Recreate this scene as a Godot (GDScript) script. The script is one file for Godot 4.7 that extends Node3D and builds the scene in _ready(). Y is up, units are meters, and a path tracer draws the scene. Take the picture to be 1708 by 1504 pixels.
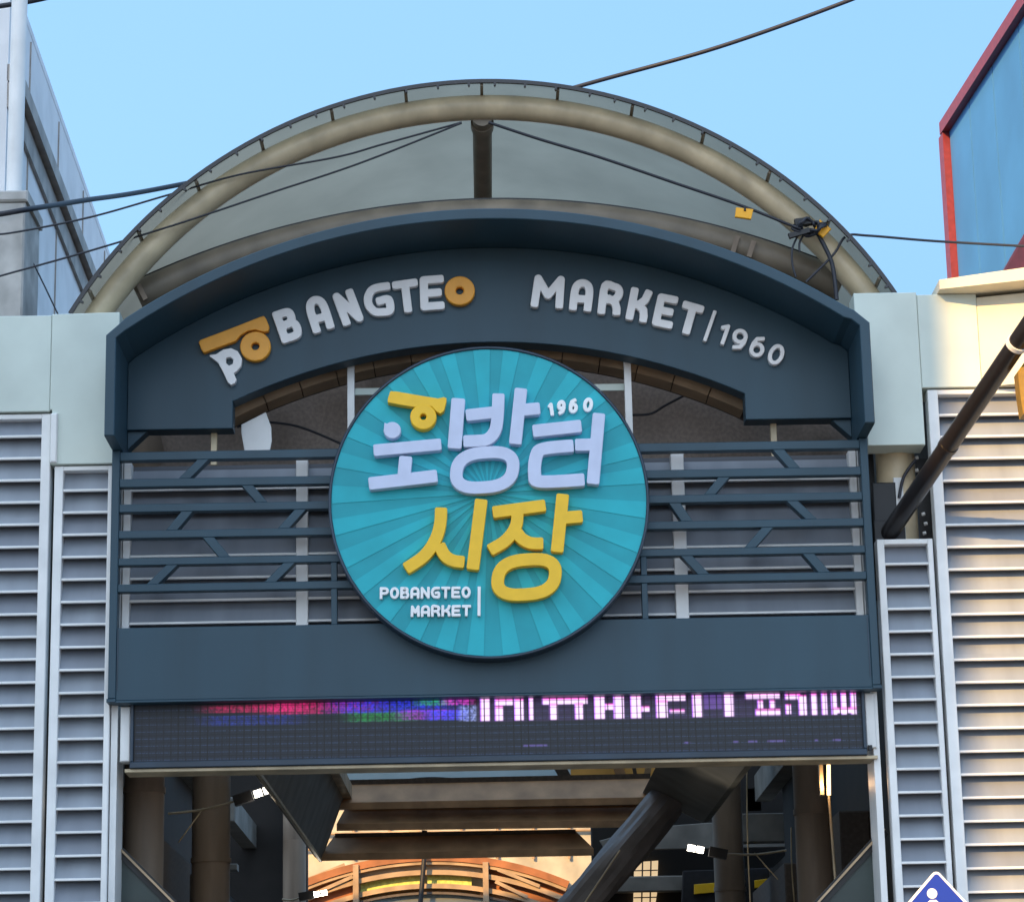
extends Node3D
# A market gate seen from the street: navy arch sign, round teal sign, lattice, LED board, louvre walls, vaulted arcade.
# x right, y up, the gate's front face near z = 0, the alley runs towards -z. Metres.

const EYE := Vector3(-0.077, 1.6, 25.0)
const FOCAL := 4470.0                       # in pixels of the 1708 x 1504 photograph
var look := Basis()
var used := {}
var M := {}

# ---------------------------------------------------------------- helpers
# the point on the upright plane z = depth that was measured at (x, y) in the survey photograph
func spot(x: float, y: float, depth: float) -> Vector3:
	var d := look * Vector3((x - 854.0) / FOCAL, -(y - 752.0) / FOCAL, -1.0)
	return EYE + d * ((depth - EYE.z) / d.z)

func flat(px: Array, depth: float) -> PackedVector2Array:
	var out := PackedVector2Array()
	for p in px:
		var s := spot(p[0], p[1], depth)
		out.append(Vector2(s.x, s.y))
	return out

func numbered(called: String) -> String:
	var n: int = used.get(called, 0)
	used[called] = n + 1
	return called if n == 0 else "%s_%03d" % [called, n]

func tag(o: Node, label: String, category: String, group := "") -> void:
	o.set_meta("label", label)
	o.set_meta("category", category)
	o.set_meta("kind", "thing")
	if group != "":
		o.set_meta("group", group)

func thing(called: String, label: String, category: String, at := Vector3.ZERO, group := "") -> Node3D:
	var o := Node3D.new()
	o.name = numbered(called)
	add_child(o)
	o.position = at
	tag(o, label, category, group)
	return o

func origin_of(o: Node) -> Vector3:
	var p := Vector3.ZERO
	while o != self and o != null:
		p += (o as Node3D).position
		o = o.get_parent()
	return p

# commits world-space geometry as one named mesh under parent
func obj(called: String, mesh, m: Material, parent: Node = null, label := "") -> MeshInstance3D:
	var o := MeshInstance3D.new()
	o.mesh = mesh.commit() if mesh is SurfaceTool else mesh
	o.material_override = m
	if parent == null:
		o.name = numbered(called)
		add_child(o)
	else:
		o.name = called
		parent.add_child(o, true)
		o.position = -origin_of(parent)
	if label != "":
		o.set_meta("label", label)
	return o

# a shared mesh put down at a place of its own
func put(called: String, mesh: Mesh, m: Material, parent: Node, at: Vector3, turn := Vector3.ZERO) -> MeshInstance3D:
	var o := MeshInstance3D.new()
	o.mesh = mesh
	if m != null:
		o.material_override = m
	o.name = called
	parent.add_child(o, true)
	o.position = at - origin_of(parent)
	o.rotation = turn
	return o

func struct(called: String, mesh, m: Material) -> MeshInstance3D:
	var o := obj(called, mesh, m)
	o.set_meta("kind", "structure")
	return o

func st() -> SurfaceTool:
	var s := SurfaceTool.new()
	s.begin(Mesh.PRIMITIVE_TRIANGLES)
	return s

# one flat triangle, facing the side that n points to
func tri(s: SurfaceTool, a: Vector3, b: Vector3, c: Vector3, n: Vector3) -> void:
	var f := (b - a).cross(c - a)
	if f.length_squared() < 1e-14:
		return
	var u := f.normalized()
	if f.dot(n) > 0.0:
		var t := b
		b = c
		c = t
	else:
		u = -u
	for p in [a, b, c]:
		s.set_normal(u)
		s.add_vertex(p)

func quad(s: SurfaceTool, a: Vector3, b: Vector3, c: Vector3, d: Vector3, n: Vector3) -> void:
	tri(s, a, b, c, n)
	tri(s, a, c, d, n)

func hexa(s: SurfaceTool, p: Array) -> void:   # 8 corners: four of one end, four of the other, in the same order
	var mid := Vector3.ZERO
	for v in p:
		mid += v / 8.0
	for f in [[0, 1, 2, 3], [4, 5, 6, 7], [0, 1, 5, 4], [1, 2, 6, 5], [2, 3, 7, 6], [3, 0, 4, 7]]:
		var c: Vector3 = (p[f[0]] + p[f[1]] + p[f[2]] + p[f[3]]) / 4.0
		quad(s, p[f[0]], p[f[1]], p[f[2]], p[f[3]], c - mid)

func box(s: SurfaceTool, lo: Vector3, hi: Vector3) -> void:
	hexa(s, [Vector3(lo.x, lo.y, lo.z), Vector3(hi.x, lo.y, lo.z), Vector3(hi.x, hi.y, lo.z), Vector3(lo.x, hi.y, lo.z),
		Vector3(lo.x, lo.y, hi.z), Vector3(hi.x, lo.y, hi.z), Vector3(hi.x, hi.y, hi.z), Vector3(lo.x, hi.y, hi.z)])

# a square bar from a to b
func bar(s: SurfaceTool, a: Vector3, b: Vector3, w: float, h: float, up := Vector3.UP) -> void:
	var d := (b - a).normalized()
	var side := d.cross(up).normalized() * w * 0.5
	var top := side.cross(d).normalized() * h * 0.5
	var p := []
	for e in [a, b]:
		p.append_array([e - side - top, e + side - top, e + side + top, e - side + top])
	hexa(s, p)

# box with chamfered edges on the front
func rect(x0: float, x1: float, y0: float, y1: float) -> PackedVector2Array:
	return PackedVector2Array([Vector2(x0, y0), Vector2(x1, y0), Vector2(x1, y1), Vector2(x0, y1)])

func slab(x0: float, x1: float, y0: float, y1: float, z0: float, z1: float, bevel := 0.006) -> SurfaceTool:
	var s := st()
	prism(s, rect(x0, x1, y0, y1), [], z0, z1, bevel)
	return s

func area(p: PackedVector2Array) -> float:
	var a := 0.0
	for i in p.size():
		a += p[i].cross(p[(i + 1) % p.size()])
	return a * 0.5

func tidy(p: PackedVector2Array, near := 0.0004) -> PackedVector2Array:
	var out := PackedVector2Array()
	for v in p:
		if out.is_empty() or out[out.size() - 1].distance_to(v) > near:
			out.append(v)
	while out.size() > 3 and out[0].distance_to(out[out.size() - 1]) <= near:
		out.remove_at(out.size() - 1)
	return out

# moves every corner inwards (anticlockwise outlines) or into the body (clockwise holes)
func inset(p: PackedVector2Array, b: float) -> PackedVector2Array:
	var out := PackedVector2Array()
	var n := p.size()
	for i in n:
		var d0 := (p[i] - p[(i + n - 1) % n]).normalized()
		var d1 := (p[(i + 1) % n] - p[i]).normalized()
		var n0 := Vector2(-d0.y, d0.x)
		var n1 := Vector2(-d1.y, d1.x)
		out.append(p[i] + (n0 + n1) * b / maxf(1.0 + n0.dot(n1), 0.35))
	return out

# faces of an outline with holes, cut into upright strips at each hole's middle
func fill(outer: PackedVector2Array, holes: Array) -> Array:
	var cuts := []
	for h in holes:
		var c := 0.0
		for v in h:
			c += v.x / h.size()
		cuts.append(c)
	cuts.sort()
	var pieces := []
	var edges := [-1e4] + cuts + [1e4]
	for i in edges.size() - 1:
		if edges[i + 1] - edges[i] < 0.01:
			continue
		var todo := [outer]
		if not cuts.is_empty():
			todo = Geometry2D.intersect_polygons(outer, rect(maxf(edges[i], -1e3), minf(edges[i + 1], 1e3), -1e3, 1e3))
		for h in holes:
			var next := []
			for t in todo:
				next.append_array(Geometry2D.clip_polygons(t, h))
			todo = next
		pieces.append_array(todo)
	return pieces

func prism(s: SurfaceTool, outline: PackedVector2Array, holes: Array, z0: float, z1: float, bevel := 0.0) -> void:
	outline = tidy(outline)
	if area(outline) < 0.0:
		outline.reverse()
	var rings := [outline]
	var tops := [inset(outline, bevel)]
	var cut := []
	for h in holes:
		var g := tidy(h)
		if area(g) > 0.0:
			g.reverse()
		rings.append(g)
		tops.append(inset(g, bevel))
		cut.append(tops[tops.size() - 1])
	for t in tops.size():
		if Geometry2D.triangulate_polygon(tops[t]).is_empty() and bevel > 0.0009:
			prism(s, outline, holes, z0, z1, bevel * 0.5)
			return
	for k in rings.size():
		var r: PackedVector2Array = rings[k]
		var t: PackedVector2Array = tops[k]
		for i in r.size():
			var j := (i + 1) % r.size()
			var out := Vector3(r[j].y - r[i].y, r[i].x - r[j].x, 0.0)
			quad(s, Vector3(r[i].x, r[i].y, z0), Vector3(r[j].x, r[j].y, z0), Vector3(r[j].x, r[j].y, z1 - bevel), Vector3(r[i].x, r[i].y, z1 - bevel), out)
			if bevel > 0.0:
				quad(s, Vector3(r[i].x, r[i].y, z1 - bevel), Vector3(r[j].x, r[j].y, z1 - bevel), Vector3(t[j].x, t[j].y, z1), Vector3(t[i].x, t[i].y, z1), out + Vector3(0, 0, out.length()))
	for side in 2:
		var z := z1 if side == 0 else z0
		for piece in fill(tops[0] if side == 0 else rings[0], cut if side == 0 else rings.slice(1)):
			var idx := Geometry2D.triangulate_polygon(piece)
			for i in range(0, idx.size(), 3):
				tri(s, Vector3(piece[idx[i]].x, piece[idx[i]].y, z), Vector3(piece[idx[i + 1]].x, piece[idx[i + 1]].y, z), Vector3(piece[idx[i + 2]].x, piece[idx[i + 2]].y, z), Vector3(0, 0, 1 if side == 0 else -1))

# a round pipe along points
func tube(s: SurfaceTool, pts: Array, r: float, sides := 12, closed_ends := true) -> void:
	var rings := []
	var n := pts.size()
	var ref := Vector3.UP
	for i in n:
		var d: Vector3 = (pts[mini(i + 1, n - 1)] - pts[maxi(i - 1, 0)]).normalized()
		if i == 0:
			ref = Vector3.UP if absf(d.y) < 0.9 else Vector3.BACK
		var u := d.cross(ref).normalized()
		var v := u.cross(d).normalized()
		ref = v
		var ring := []
		for k in sides:
			var a := TAU * k / sides
			ring.append([u * cos(a) + v * sin(a), pts[i] + (u * cos(a) + v * sin(a)) * r])
		rings.append(ring)
	for i in n - 1:
		for k in sides:
			var q := [rings[i][k], rings[i][(k + 1) % sides], rings[i + 1][(k + 1) % sides], rings[i + 1][k]]
			for t in [[0, 1, 2], [0, 2, 3]]:
				var a: Vector3 = q[t[0]][1]
				var b: Vector3 = q[t[1]][1]
				var c: Vector3 = q[t[2]][1]
				var order: Array = t
				if (b - a).cross(c - a).dot(q[t[0]][0]) > 0.0:
					order = [t[0], t[2], t[1]]
				for w in order:
					s.set_normal(q[w][0])
					s.add_vertex(q[w][1])
	if closed_ends:
		for e in [0, n - 1]:
			var out: Vector3 = (pts[0] - pts[1]) if e == 0 else (pts[n - 1] - pts[n - 2])
			for k in sides:
				tri(s, pts[e], rings[e][k][1], rings[e][(k + 1) % sides][1], out)

func pipe(pts: Array, r: float, sides := 12) -> SurfaceTool:
	var s := st()
	tube(s, pts, r, sides)
	return s

# smooth line through points
func curved(pts: Array, steps := 8) -> Array:
	var out := []
	for i in pts.size() - 1:
		var a = pts[maxi(i - 1, 0)]
		var d = pts[mini(i + 2, pts.size() - 1)]
		for k in steps:
			out.append(pts[i].cubic_interpolate(pts[i + 1], a, d, float(k) / steps))
	out.append(pts[pts.size() - 1])
	return out

func arc_pts(cx: float, cy: float, r: float, z: float, a0: float, a1: float, n: int) -> Array:
	var out := []
	for i in n + 1:
		var a := lerpf(a0, a1, float(i) / n)
		out.append(Vector3(cx + r * cos(a), cy + r * sin(a), z))
	return out

# a band between two radii, extruded along z
func arch(s: SurfaceTool, cx: float, cy: float, r0: float, r1: float, z0: float, z1: float, a0: float, a1: float, n: int) -> void:
	for i in n:
		var p := []
		for a in [lerpf(a0, a1, float(i) / n), lerpf(a0, a1, float(i + 1) / n)]:
			var u := Vector3(cos(a), sin(a), 0)
			var c := Vector3(cx, cy, 0)
			p.append([c + u * r0 + Vector3(0, 0, z0), c + u * r1 + Vector3(0, 0, z0), c + u * r1 + Vector3(0, 0, z1), c + u * r0 + Vector3(0, 0, z1), u])
		var q: Array = p[0]
		var w: Array = p[1]
		quad(s, q[0], w[0], w[3], q[3], -q[4])
		quad(s, q[1], w[1], w[2], q[2], q[4])
		quad(s, q[0], w[0], w[1], q[1], Vector3(0, 0, signf(z0 - z1)))
		quad(s, q[3], w[3], w[2], q[2], Vector3(0, 0, signf(z1 - z0)))
		if i == 0:
			quad(s, q[0], q[1], q[2], q[3], q[0] - w[0])
		if i == n - 1:
			quad(s, w[0], w[1], w[2], w[3], w[0] - q[0])

# a single bent sheet
func arch_skin(s: SurfaceTool, cx: float, cy: float, r: float, z0: float, z1: float, a0: float, a1: float, n: int) -> void:
	for i in n:
		var a := lerpf(a0, a1, float(i) / n)
		var b := lerpf(a0, a1, float(i + 1) / n)
		var u := Vector3(cos(a), sin(a), 0)
		var v := Vector3(cos(b), sin(b), 0)
		var c := Vector3(cx, cy, 0)
		var p := [c + u * r + Vector3(0, 0, z0), c + v * r + Vector3(0, 0, z0), c + v * r + Vector3(0, 0, z1), c + u * r + Vector3(0, 0, z1)]
		for t in [[0, 1, 2], [0, 2, 3]]:
			for k in t:
				s.set_normal(-u if k == 0 or k == 3 else -v)
				s.add_vertex(p[k])

# a sheet hung through a grid of points, smooth
func drape(s: SurfaceTool, rows: Array) -> void:
	var h := rows.size()
	var w: int = rows[0].size()
	var n := func(j: int, i: int) -> Vector3:
		var du: Vector3 = rows[j][mini(i + 1, w - 1)] - rows[j][maxi(i - 1, 0)]
		var dv: Vector3 = rows[mini(j + 1, h - 1)][i] - rows[maxi(j - 1, 0)][i]
		var m := du.cross(dv).normalized()
		return m if m.z > 0.0 else -m
	for j in h - 1:
		for i in w - 1:
			for k in [[0, 0], [0, 1], [1, 1], [0, 0], [1, 1], [1, 0]]:
				s.set_normal(n.call(j + k[0], i + k[1]))
				s.add_vertex(rows[j + k[0]][i + k[1]])

# a flat single sheet facing +z
func pane(s: SurfaceTool, q: PackedVector2Array, z: float) -> void:
	var idx := Geometry2D.triangulate_polygon(q)
	for i in range(0, idx.size(), 3):
		tri(s, Vector3(q[idx[i]].x, q[idx[i]].y, z), Vector3(q[idx[i + 1]].x, q[idx[i + 1]].y, z), Vector3(q[idx[i + 2]].x, q[idx[i + 2]].y, z), Vector3(0, 0, 1))

# ---------------------------------------------------------------- lettering, worked in millimetres so that corners round finely
func round_off(p: PackedVector2Array, r: float) -> PackedVector2Array:
	var a := Geometry2D.offset_polygon(p, -r, Geometry2D.JOIN_MITER)
	if a.is_empty():
		return p
	var b := Geometry2D.offset_polygon(a[0], r, Geometry2D.JOIN_ROUND)
	return p if b.is_empty() else b[0]

# strokes: arrays of Vector2 in millimetres; the union of all of them as [[outline, holes], ...]
func ink(strokes: Array, width: float, corner: float, cap: int) -> Array:
	var outs := []
	var holes := []
	for path in strokes:
		var loop: bool = path.size() > 3 and path[0].distance_to(path[path.size() - 1]) < 0.01
		var pts := PackedVector2Array(path)
		if loop:
			pts.remove_at(pts.size() - 1)
		var parts := Geometry2D.offset_polyline(pts, width * 0.5, Geometry2D.JOIN_ROUND, Geometry2D.END_JOINED if loop else cap)
		var own := PackedVector2Array()
		var new_holes := []
		for q in parts:
			if Geometry2D.is_polygon_clockwise(q):
				new_holes.append(q)
			elif own.is_empty() or absf(area(q)) > absf(area(own)):
				own = q
		var kept := []
		for h in holes:
			for piece in Geometry2D.clip_polygons(h, own):
				kept.append(piece)
		holes = kept + new_holes
		var rest := []
		for o in outs:
			var m := Geometry2D.merge_polygons(own, o)
			var solid := []
			for q in m:
				if Geometry2D.is_polygon_clockwise(q):
					holes.append(q)
				else:
					solid.append(q)
			if solid.size() == 1:
				own = solid[0]
			else:
				rest.append(o)
		outs = rest + [own]
	var result := []
	for o in outs:
		var mine := []
		for h in holes:
			if absf(area(h)) > 4.0 and Geometry2D.is_point_in_polygon(h[0], o):
				var g := PackedVector2Array(h)
				if area(g) < 0.0:
					g.reverse()
				mine.append(round_off(g, corner * 0.5))
		result.append([round_off(o, corner), mine])
	return result

func metres(p: PackedVector2Array) -> PackedVector2Array:
	var out := PackedVector2Array()
	for v in p:
		out.append(v * 0.001)
	return out

func letter(parent: Node, called: String, strokes: Array, width: float, corner: float, z0: float, z1: float, m: Material, label := "", cap := Geometry2D.END_BUTT) -> void:
	var s := st()
	for shape in ink(strokes, width, corner, cap):
		var hs := []
		for h in shape[1]:
			hs.append(metres(h))
		prism(s, metres(shape[0]), hs, z0, z1, minf(0.0045, width * 0.0001))
	obj(called, s, m, parent, label)

# a glyph drawn in the unit square, laid into the parallelogram bottom-left / bottom-right / top-left (metres)
func glyph(c: String) -> Array:
	var ring := []
	for i in 25:
		var a := TAU * i / 24.0
		ring.append(Vector2(0.5 + 0.5 * cos(a), 0.5 + 0.5 * sin(a)))
	match c:
		"P": return [[[0, 0], [0, 1]], [[0, 1], [.6, 1], [.88, .93], [1, .75], [.88, .55], [.6, .47], [0, .47]]]
		"B": return [[[0, 0], [0, 1]], [[0, 1], [.6, 1], [.84, .93], [.88, .76], [.8, .6], [.6, .53], [0, .53]], [[.3, .53], [.7, .53], [.93, .45], [1, .27], [.93, .08], [.7, 0], [0, 0]]]
		"A": return [[[0, 0], [0, .62], [.14, .9], [.5, 1], [.86, .9], [1, .62], [1, 0]], [[0, .34], [1, .34]]]
		"N": return [[[0, 0], [0, 1], [1, 0], [1, 1]]]
		"G": return [[[.97, 1], [.6, 1], [.25, .93], [.02, .66], [.02, .34], [.25, .07], [.6, 0], [1, .03], [1, .46], [.58, .46]]]
		"T": return [[[0, 1], [1, 1]], [[.5, 1], [.5, 0]]]
		"E": return [[[1, 1], [0, 1], [0, 0], [1, 0]], [[0, .5], [.85, .5]]]
		"M": return [[[0, 0], [.04, 1], [.5, .36], [.96, 1], [1, 0]]]
		"R": return [[[0, 0], [0, 1], [.6, 1], [.88, .94], [1, .76], [.88, .56], [.6, .46], [0, .46]], [[.5, .46], [.82, .36], [.98, .12], [1, 0]]]
		"K": return [[[0, 0], [0, 1]], [[.1, .46], [.5, .5], [.88, .74], [1, 1]], [[.45, .5], [.88, .34], [1, .1], [1, 0]]]
		"1": return [[[.15, .84], [.62, 1], [.62, 0]]]
		"0": return [ring]
		"O": return [ring]
		"9":
			var loop := []
			for p in ring:
				loop.append(Vector2(p.x, 0.36 + p.y * 0.64))
			return [loop, [[1, .68], [.98, .4], [.78, .1], [.3, 0]]]
		"6":
			var loop := []
			for p in ring:
				loop.append(Vector2(p.x, p.y * 0.64))
			return [loop, [[0, .32], [.02, .6], [.22, .9], [.7, 1]]]
	return []

func laid(c: String, bl: Vector2, br: Vector2, tl: Vector2, w: float) -> Array:
	var u := (br - bl) * 1000.0
	var v := (tl - bl) * 1000.0
	var mu := w * 0.5 / u.length()
	var mv := w * 0.5 / v.length()
	var out := []
	for path in glyph(c):
		var pts := []
		for p in path:
			pts.append(p)
		if pts.size() > 5 and pts[0] is Array:
			var soft_path := []
			for p in pts:
				soft_path.append(Vector2(p[0], p[1]))
			pts = curved(soft_path, 4)
		for n in pts.size():
			var q := Vector2(pts[n][0], pts[n][1]) if pts[n] is Array else pts[n] as Vector2
			pts[n] = (bl * 1000.0 + u * (mu + q.x * (1.0 - 2.0 * mu)) + v * (mv + q.y * (1.0 - 2.0 * mv)))
		out.append(pts)
	return out

# measured strokes to millimetres on the plane z
func mm(px: Array, z: float, ox: float, oy: float, k: float) -> Array:
	var out := []
	for p in px:
		var s := spot(ox + p[0] / k, oy + p[1] / k, z)
		out.append(Vector2(s.x, s.y) * 1000.0)
	return out

func v2(p: Vector3) -> Vector2:
	return Vector2(p.x, p.y)

# ---------------------------------------------------------------- materials
func noise_image(seed_: int, freq: float, lo: float, hi: float, octaves := 4, size := 256) -> Image:
	var f := FastNoiseLite.new()
	f.seed = seed_
	f.frequency = freq
	f.fractal_octaves = octaves
	var im := f.get_seamless_image(size, size)
	im.convert(Image.FORMAT_RGB8)
	for y in size:
		for x in size:
			var v := lerpf(lo, hi, im.get_pixel(x, y).r)
			im.set_pixel(x, y, Color(v, v, v))
	return im

var grime: ImageTexture
var streaks: ImageTexture
var dents: ImageTexture
var fine: ImageTexture
var soft: ImageTexture
var clean: ImageTexture
var soft_streaks: ImageTexture

func mat(called: String, linear: Color, rough := 0.6, metal := 0.0, wear: Texture2D = null, scale := 0.35, bump := 0.0) -> StandardMaterial3D:
	var m := StandardMaterial3D.new()
	m.albedo_color = linear.linear_to_srgb()
	m.roughness = rough
	m.metallic = metal
	if wear != null:
		m.albedo_texture = wear
	if bump > 0.0:
		m.normal_enabled = true
		m.normal_texture = dents
		m.normal_scale = bump
	if wear != null or bump > 0.0:
		m.uv1_triplanar = true
		m.uv1_world_triplanar = true
		m.uv1_scale = Vector3.ONE * scale
	M[called] = m
	return m

func make_materials() -> void:
	grime = ImageTexture.create_from_image(noise_image(3, 0.012, 0.74, 1.0, 5))
	fine = ImageTexture.create_from_image(noise_image(9, 0.06, 0.8, 1.0, 4))
	soft = ImageTexture.create_from_image(noise_image(15, 0.012, 0.9, 1.0, 5))
	clean = ImageTexture.create_from_image(noise_image(17, 0.03, 0.95, 1.0, 4))
	var sk := noise_image(5, 0.02, 0.72, 1.0, 5)
	var low := Image.create(256, 256, false, Image.FORMAT_RGB8)
	for y in 256:
		for x in 256:
			low.set_pixel(x, y, sk.get_pixel(x, y / 8))     # long upright runs of dirt
	streaks = ImageTexture.create_from_image(low)
	for y in 256:
		for x in 256:
			var v := lerpf(1.0, low.get_pixel(x, y).r, .45)
			low.set_pixel(x, y, Color(v, v, v))
	soft_streaks = ImageTexture.create_from_image(low)
	var bumpy := noise_image(11, 0.01, 0.0, 1.0, 2)
	bumpy.bump_map_to_normal_map(3.0)
	dents = ImageTexture.create_from_image(bumpy)
	mat("navy", Color(.019, .060, .092), .5, 0, soft_streaks, .3, .15)
	mat("teal", Color(.010, .36, .43), .6, 0, soft, .5)
	mat("teal_light", Color(.014, .45, .53), .6, 0, soft, .5)
	mat("rim_navy", Color(.020, .045, .080), .4, 0, grime, .4)
	mat("yellow", Color(.93, .55, .012), .45, 0, clean, .7)
	mat("orange", Color(.92, .41, .04), .45, 0, clean, .7)
	mat("white_letter", Color(.90, .905, .92), .45, 0, clean, .5)
	mat("lilac_letter", Color(.58, .64, .83), .45, 0, clean, .5)
	mat("pale", Color(.66, .74, .68), .55, 0, soft, .25, .12)
	mat("cream_wall", Color(.78, .74, .60), .7, 0, soft, .3)
	mat("white_metal", Color(.88, .885, .88), .4, 0, soft, .5)
	mat("slat", Color(.27, .305, .36), .5, 0, soft_streaks, .6)
	mat("slat_worn", Color(.235, .262, .31), .55, 0, soft_streaks, .53)
	mat("slat_pale", Color(.30, .335, .385), .5, 0, soft_streaks, .67)
	mat("slat_back", Color(.10, .11, .13), .8)
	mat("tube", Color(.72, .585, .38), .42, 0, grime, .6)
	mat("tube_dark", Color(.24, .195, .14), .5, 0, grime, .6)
	mat("sheet", Color(.29, .267, .228), .45, 0, soft, .3)
	M.sheet.backlight_enabled = true
	M.sheet.backlight = Color(1.5, 1.5, 1.45)
	mat("edge", Color(.035, .035, .04), .5)
	mat("brown", Color(.74, .45, .25), .7, 0, grime, .5)
	mat("brown_dark", Color(.13, .105, .09), .85, 0, fine, .8)
	mat("tan", Color(.66, .47, .29), .6, 0, grime, .5)
	mat("board", Color(.46, .32, .20), .6, 0, grime, .5)
	mat("net", Color(.33, .265, .225), .9, 0, fine, 1.2, .6)
	mat("haunch", Color(.27, .255, .225), .7, 0, grime, .4)
	mat("plastic", Color(.27, .245, .25), .45, 0, grime, .6, .3)
	mat("column", Color(.34, .255, .185), .6, 0, streaks, .6)
	mat("dark", Color(.018, .018, .022), .8, 0, fine, .5)
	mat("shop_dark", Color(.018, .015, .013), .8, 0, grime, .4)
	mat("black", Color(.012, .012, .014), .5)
	mat("cable", Color(.018, .02, .03), .5)
	mat("pole", Color(.022, .018, .018), .28, 0, fine, .8)
	mat("concrete", Color(.68, .66, .63), .9, 0, grime, .5)
	mat("building_white", Color(.90, .90, .92), .7, 0, soft, .3)
	mat("gutter", Color(.46, .41, .37), .6, 0, grime, .5)
	mat("window_dark", Color(.08, .10, .13), .15)
	mat("blue_panel", Color(.06, .25, .56), .6, 0, soft, .2)
	mat("red", Color(.27, .028, .036), .45, 0, fine, .5)
	mat("tag_yellow", Color(.90, .42, .01), .5)
	mat("sign_blue", Color(.004, .028, .34), .35)
	mat("ochre", Color(.36, .21, .02), .5, 0, fine, 1.0)
	mat("asphalt", Color(.22, .205, .185), .95, 0, grime, .2)
	mat("warm_sheet", Color(.85, .60, .33), .5, 0, grime, .3)
	M.warm_sheet.backlight_enabled = true
	M.warm_sheet.backlight = Color(1.2, .95, .6)
	mat("cream_sheet", Color(.62, .585, .49), .5, 0, grime, .3)
	M.cream_sheet.backlight_enabled = true
	M.cream_sheet.backlight = Color(.5, .47, .38)
	mat("pale_sheet", Color(.62, .66, .62), .5, 0, soft, .3)
	M.pale_sheet.backlight_enabled = true
	M.pale_sheet.backlight = Color(1.2, 1.2, 1.2)
	mat("rust_orange", Color(.36, .13, .045), .6, 0, grime, .5)
	mat("lime_sheet", Color(.72, .80, .22), .5, 0, fine, .6)
	M.lime_sheet.backlight_enabled = true
	M.lime_sheet.backlight = Color(.5, .49, .18)
	mat("rust", Color(.36, .13, .05), .6, 0, grime, .5)
	mat("tinted_glass", Color(.035, .055, .052), .45, 0, grime, .3)
	mat("block", Color(.62, .56, .47), .8, 0, grime, .2)
	mat("lamp_glow", Color(.9, .9, .9))
	M.lamp_glow.emission_enabled = true
	M.lamp_glow.emission = Color(1, .97, .9)
	M.lamp_glow.emission_energy_multiplier = 3.0
	mat("glint_glow", Color(.9, .8, .6))  # glow in place of a sun glint on a pipe
	M.glint_glow.emission_enabled = true
	M.glint_glow.emission = Color(1, .82, .6)
	M.glint_glow.emission_energy_multiplier = 2.0
	mat("painted_sun_glow", Color(.7, .6, .45))  # glow in place of sunlight on a cream blind
	M.painted_sun_glow.emission_enabled = true
	M.painted_sun_glow.emission = Color(1, .86, .66)
	M.painted_sun_glow.emission_energy_multiplier = 0.45

# clear afternoon air: deeper blue upwards, brighter and whiter towards the sun
func clear_sky(sunward: Vector3) -> Image:
	var w := 512
	var h := 256
	var im := Image.create(w, h, false, Image.FORMAT_RGBF)
	var air := FastNoiseLite.new()
	air.seed = 2
	air.frequency = .6
	for y in h:
		var el := PI * (.5 - (y + .5) / h)
		for x in w:
			var az := TAU * (x + .5) / w
			var d := Vector3(sin(az) * cos(el), sin(el), -cos(az) * cos(el))
			var c := Color(.40, .40, .40)
			if el > 0.0:
				var g := acos(clampf(d.dot(sunward), -1.0, 1.0))
				var t := clampf(sin(el) / .45, 0.0, 1.0)
				c = Color(lerpf(.222, .155, t), lerpf(.44, .365, t), lerpf(.68, .65, t))
				var aur := 1.6 * exp(-g / .7) + 1.5 * exp(-g / .12)
				c = Color(c.r + aur, c.g + aur * .98, c.b + aur * .94)
			var air_tone := 1.0 + .05 * air.get_noise_3d(d.x * 2.0, d.y * 6.0, d.z * 2.0)
			im.set_pixel(x, y, Color(c.r * air_tone, c.g * air_tone, c.b * air_tone))
	return im

# ---------------------------------------------------------------- the scene
func _ready() -> void:
	look = Basis(Vector3.UP, deg_to_rad(-0.7)) * Basis(Vector3.RIGHT, deg_to_rad(14.4)) * Basis(Vector3.BACK, deg_to_rad(-1.15))
	var cam := Camera3D.new()
	cam.name = "camera"
	cam.fov = rad_to_deg(2.0 * atan(752.0 / FOCAL))
	cam.transform = Transform3D(look, EYE)
	cam.near = 0.1
	cam.far = 800.0
	add_child(cam)
	cam.current = true

	var env := Environment.new()
	env.background_mode = Environment.BG_SKY
	var towards := Vector3(sin(deg_to_rad(-28.0)) * cos(deg_to_rad(25.0)), sin(deg_to_rad(25.0)), cos(deg_to_rad(-28.0)) * cos(deg_to_rad(25.0)))
	var sm := PanoramaSkyMaterial.new()
	sm.panorama = ImageTexture.create_from_image(clear_sky(towards))
	var sky := Sky.new()
	sky.sky_material = sm
	env.sky = sky
	env.ambient_light_source = Environment.AMBIENT_SOURCE_SKY
	env.tonemap_mode = Environment.TONE_MAPPER_LINEAR
	env.tonemap_exposure = 1.6
	env.sdfgi_enabled = true
	env.ssao_enabled = true
	env.ssil_enabled = true
	var we := WorldEnvironment.new()
	we.name = "environment"
	we.environment = env
	add_child(we)

	var sun := DirectionalLight3D.new()
	sun.name = "sun"
	sun.light_energy = 1.6
	sun.light_color = Color(1.0, .79, .48)
	sun.light_angular_distance = 0.5
	sun.shadow_enabled = true
	add_child(sun)
	sun.look_at_from_position(towards * 50.0, Vector3.ZERO)

	make_materials()
	build_street(towards)
	build_side_buildings()
	build_roof()
	build_louvre_walls()
	build_interior()
	build_gate()
	build_lettering()
	build_round_sign()
	build_screen()
	build_cables()
	build_street_things()

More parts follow.
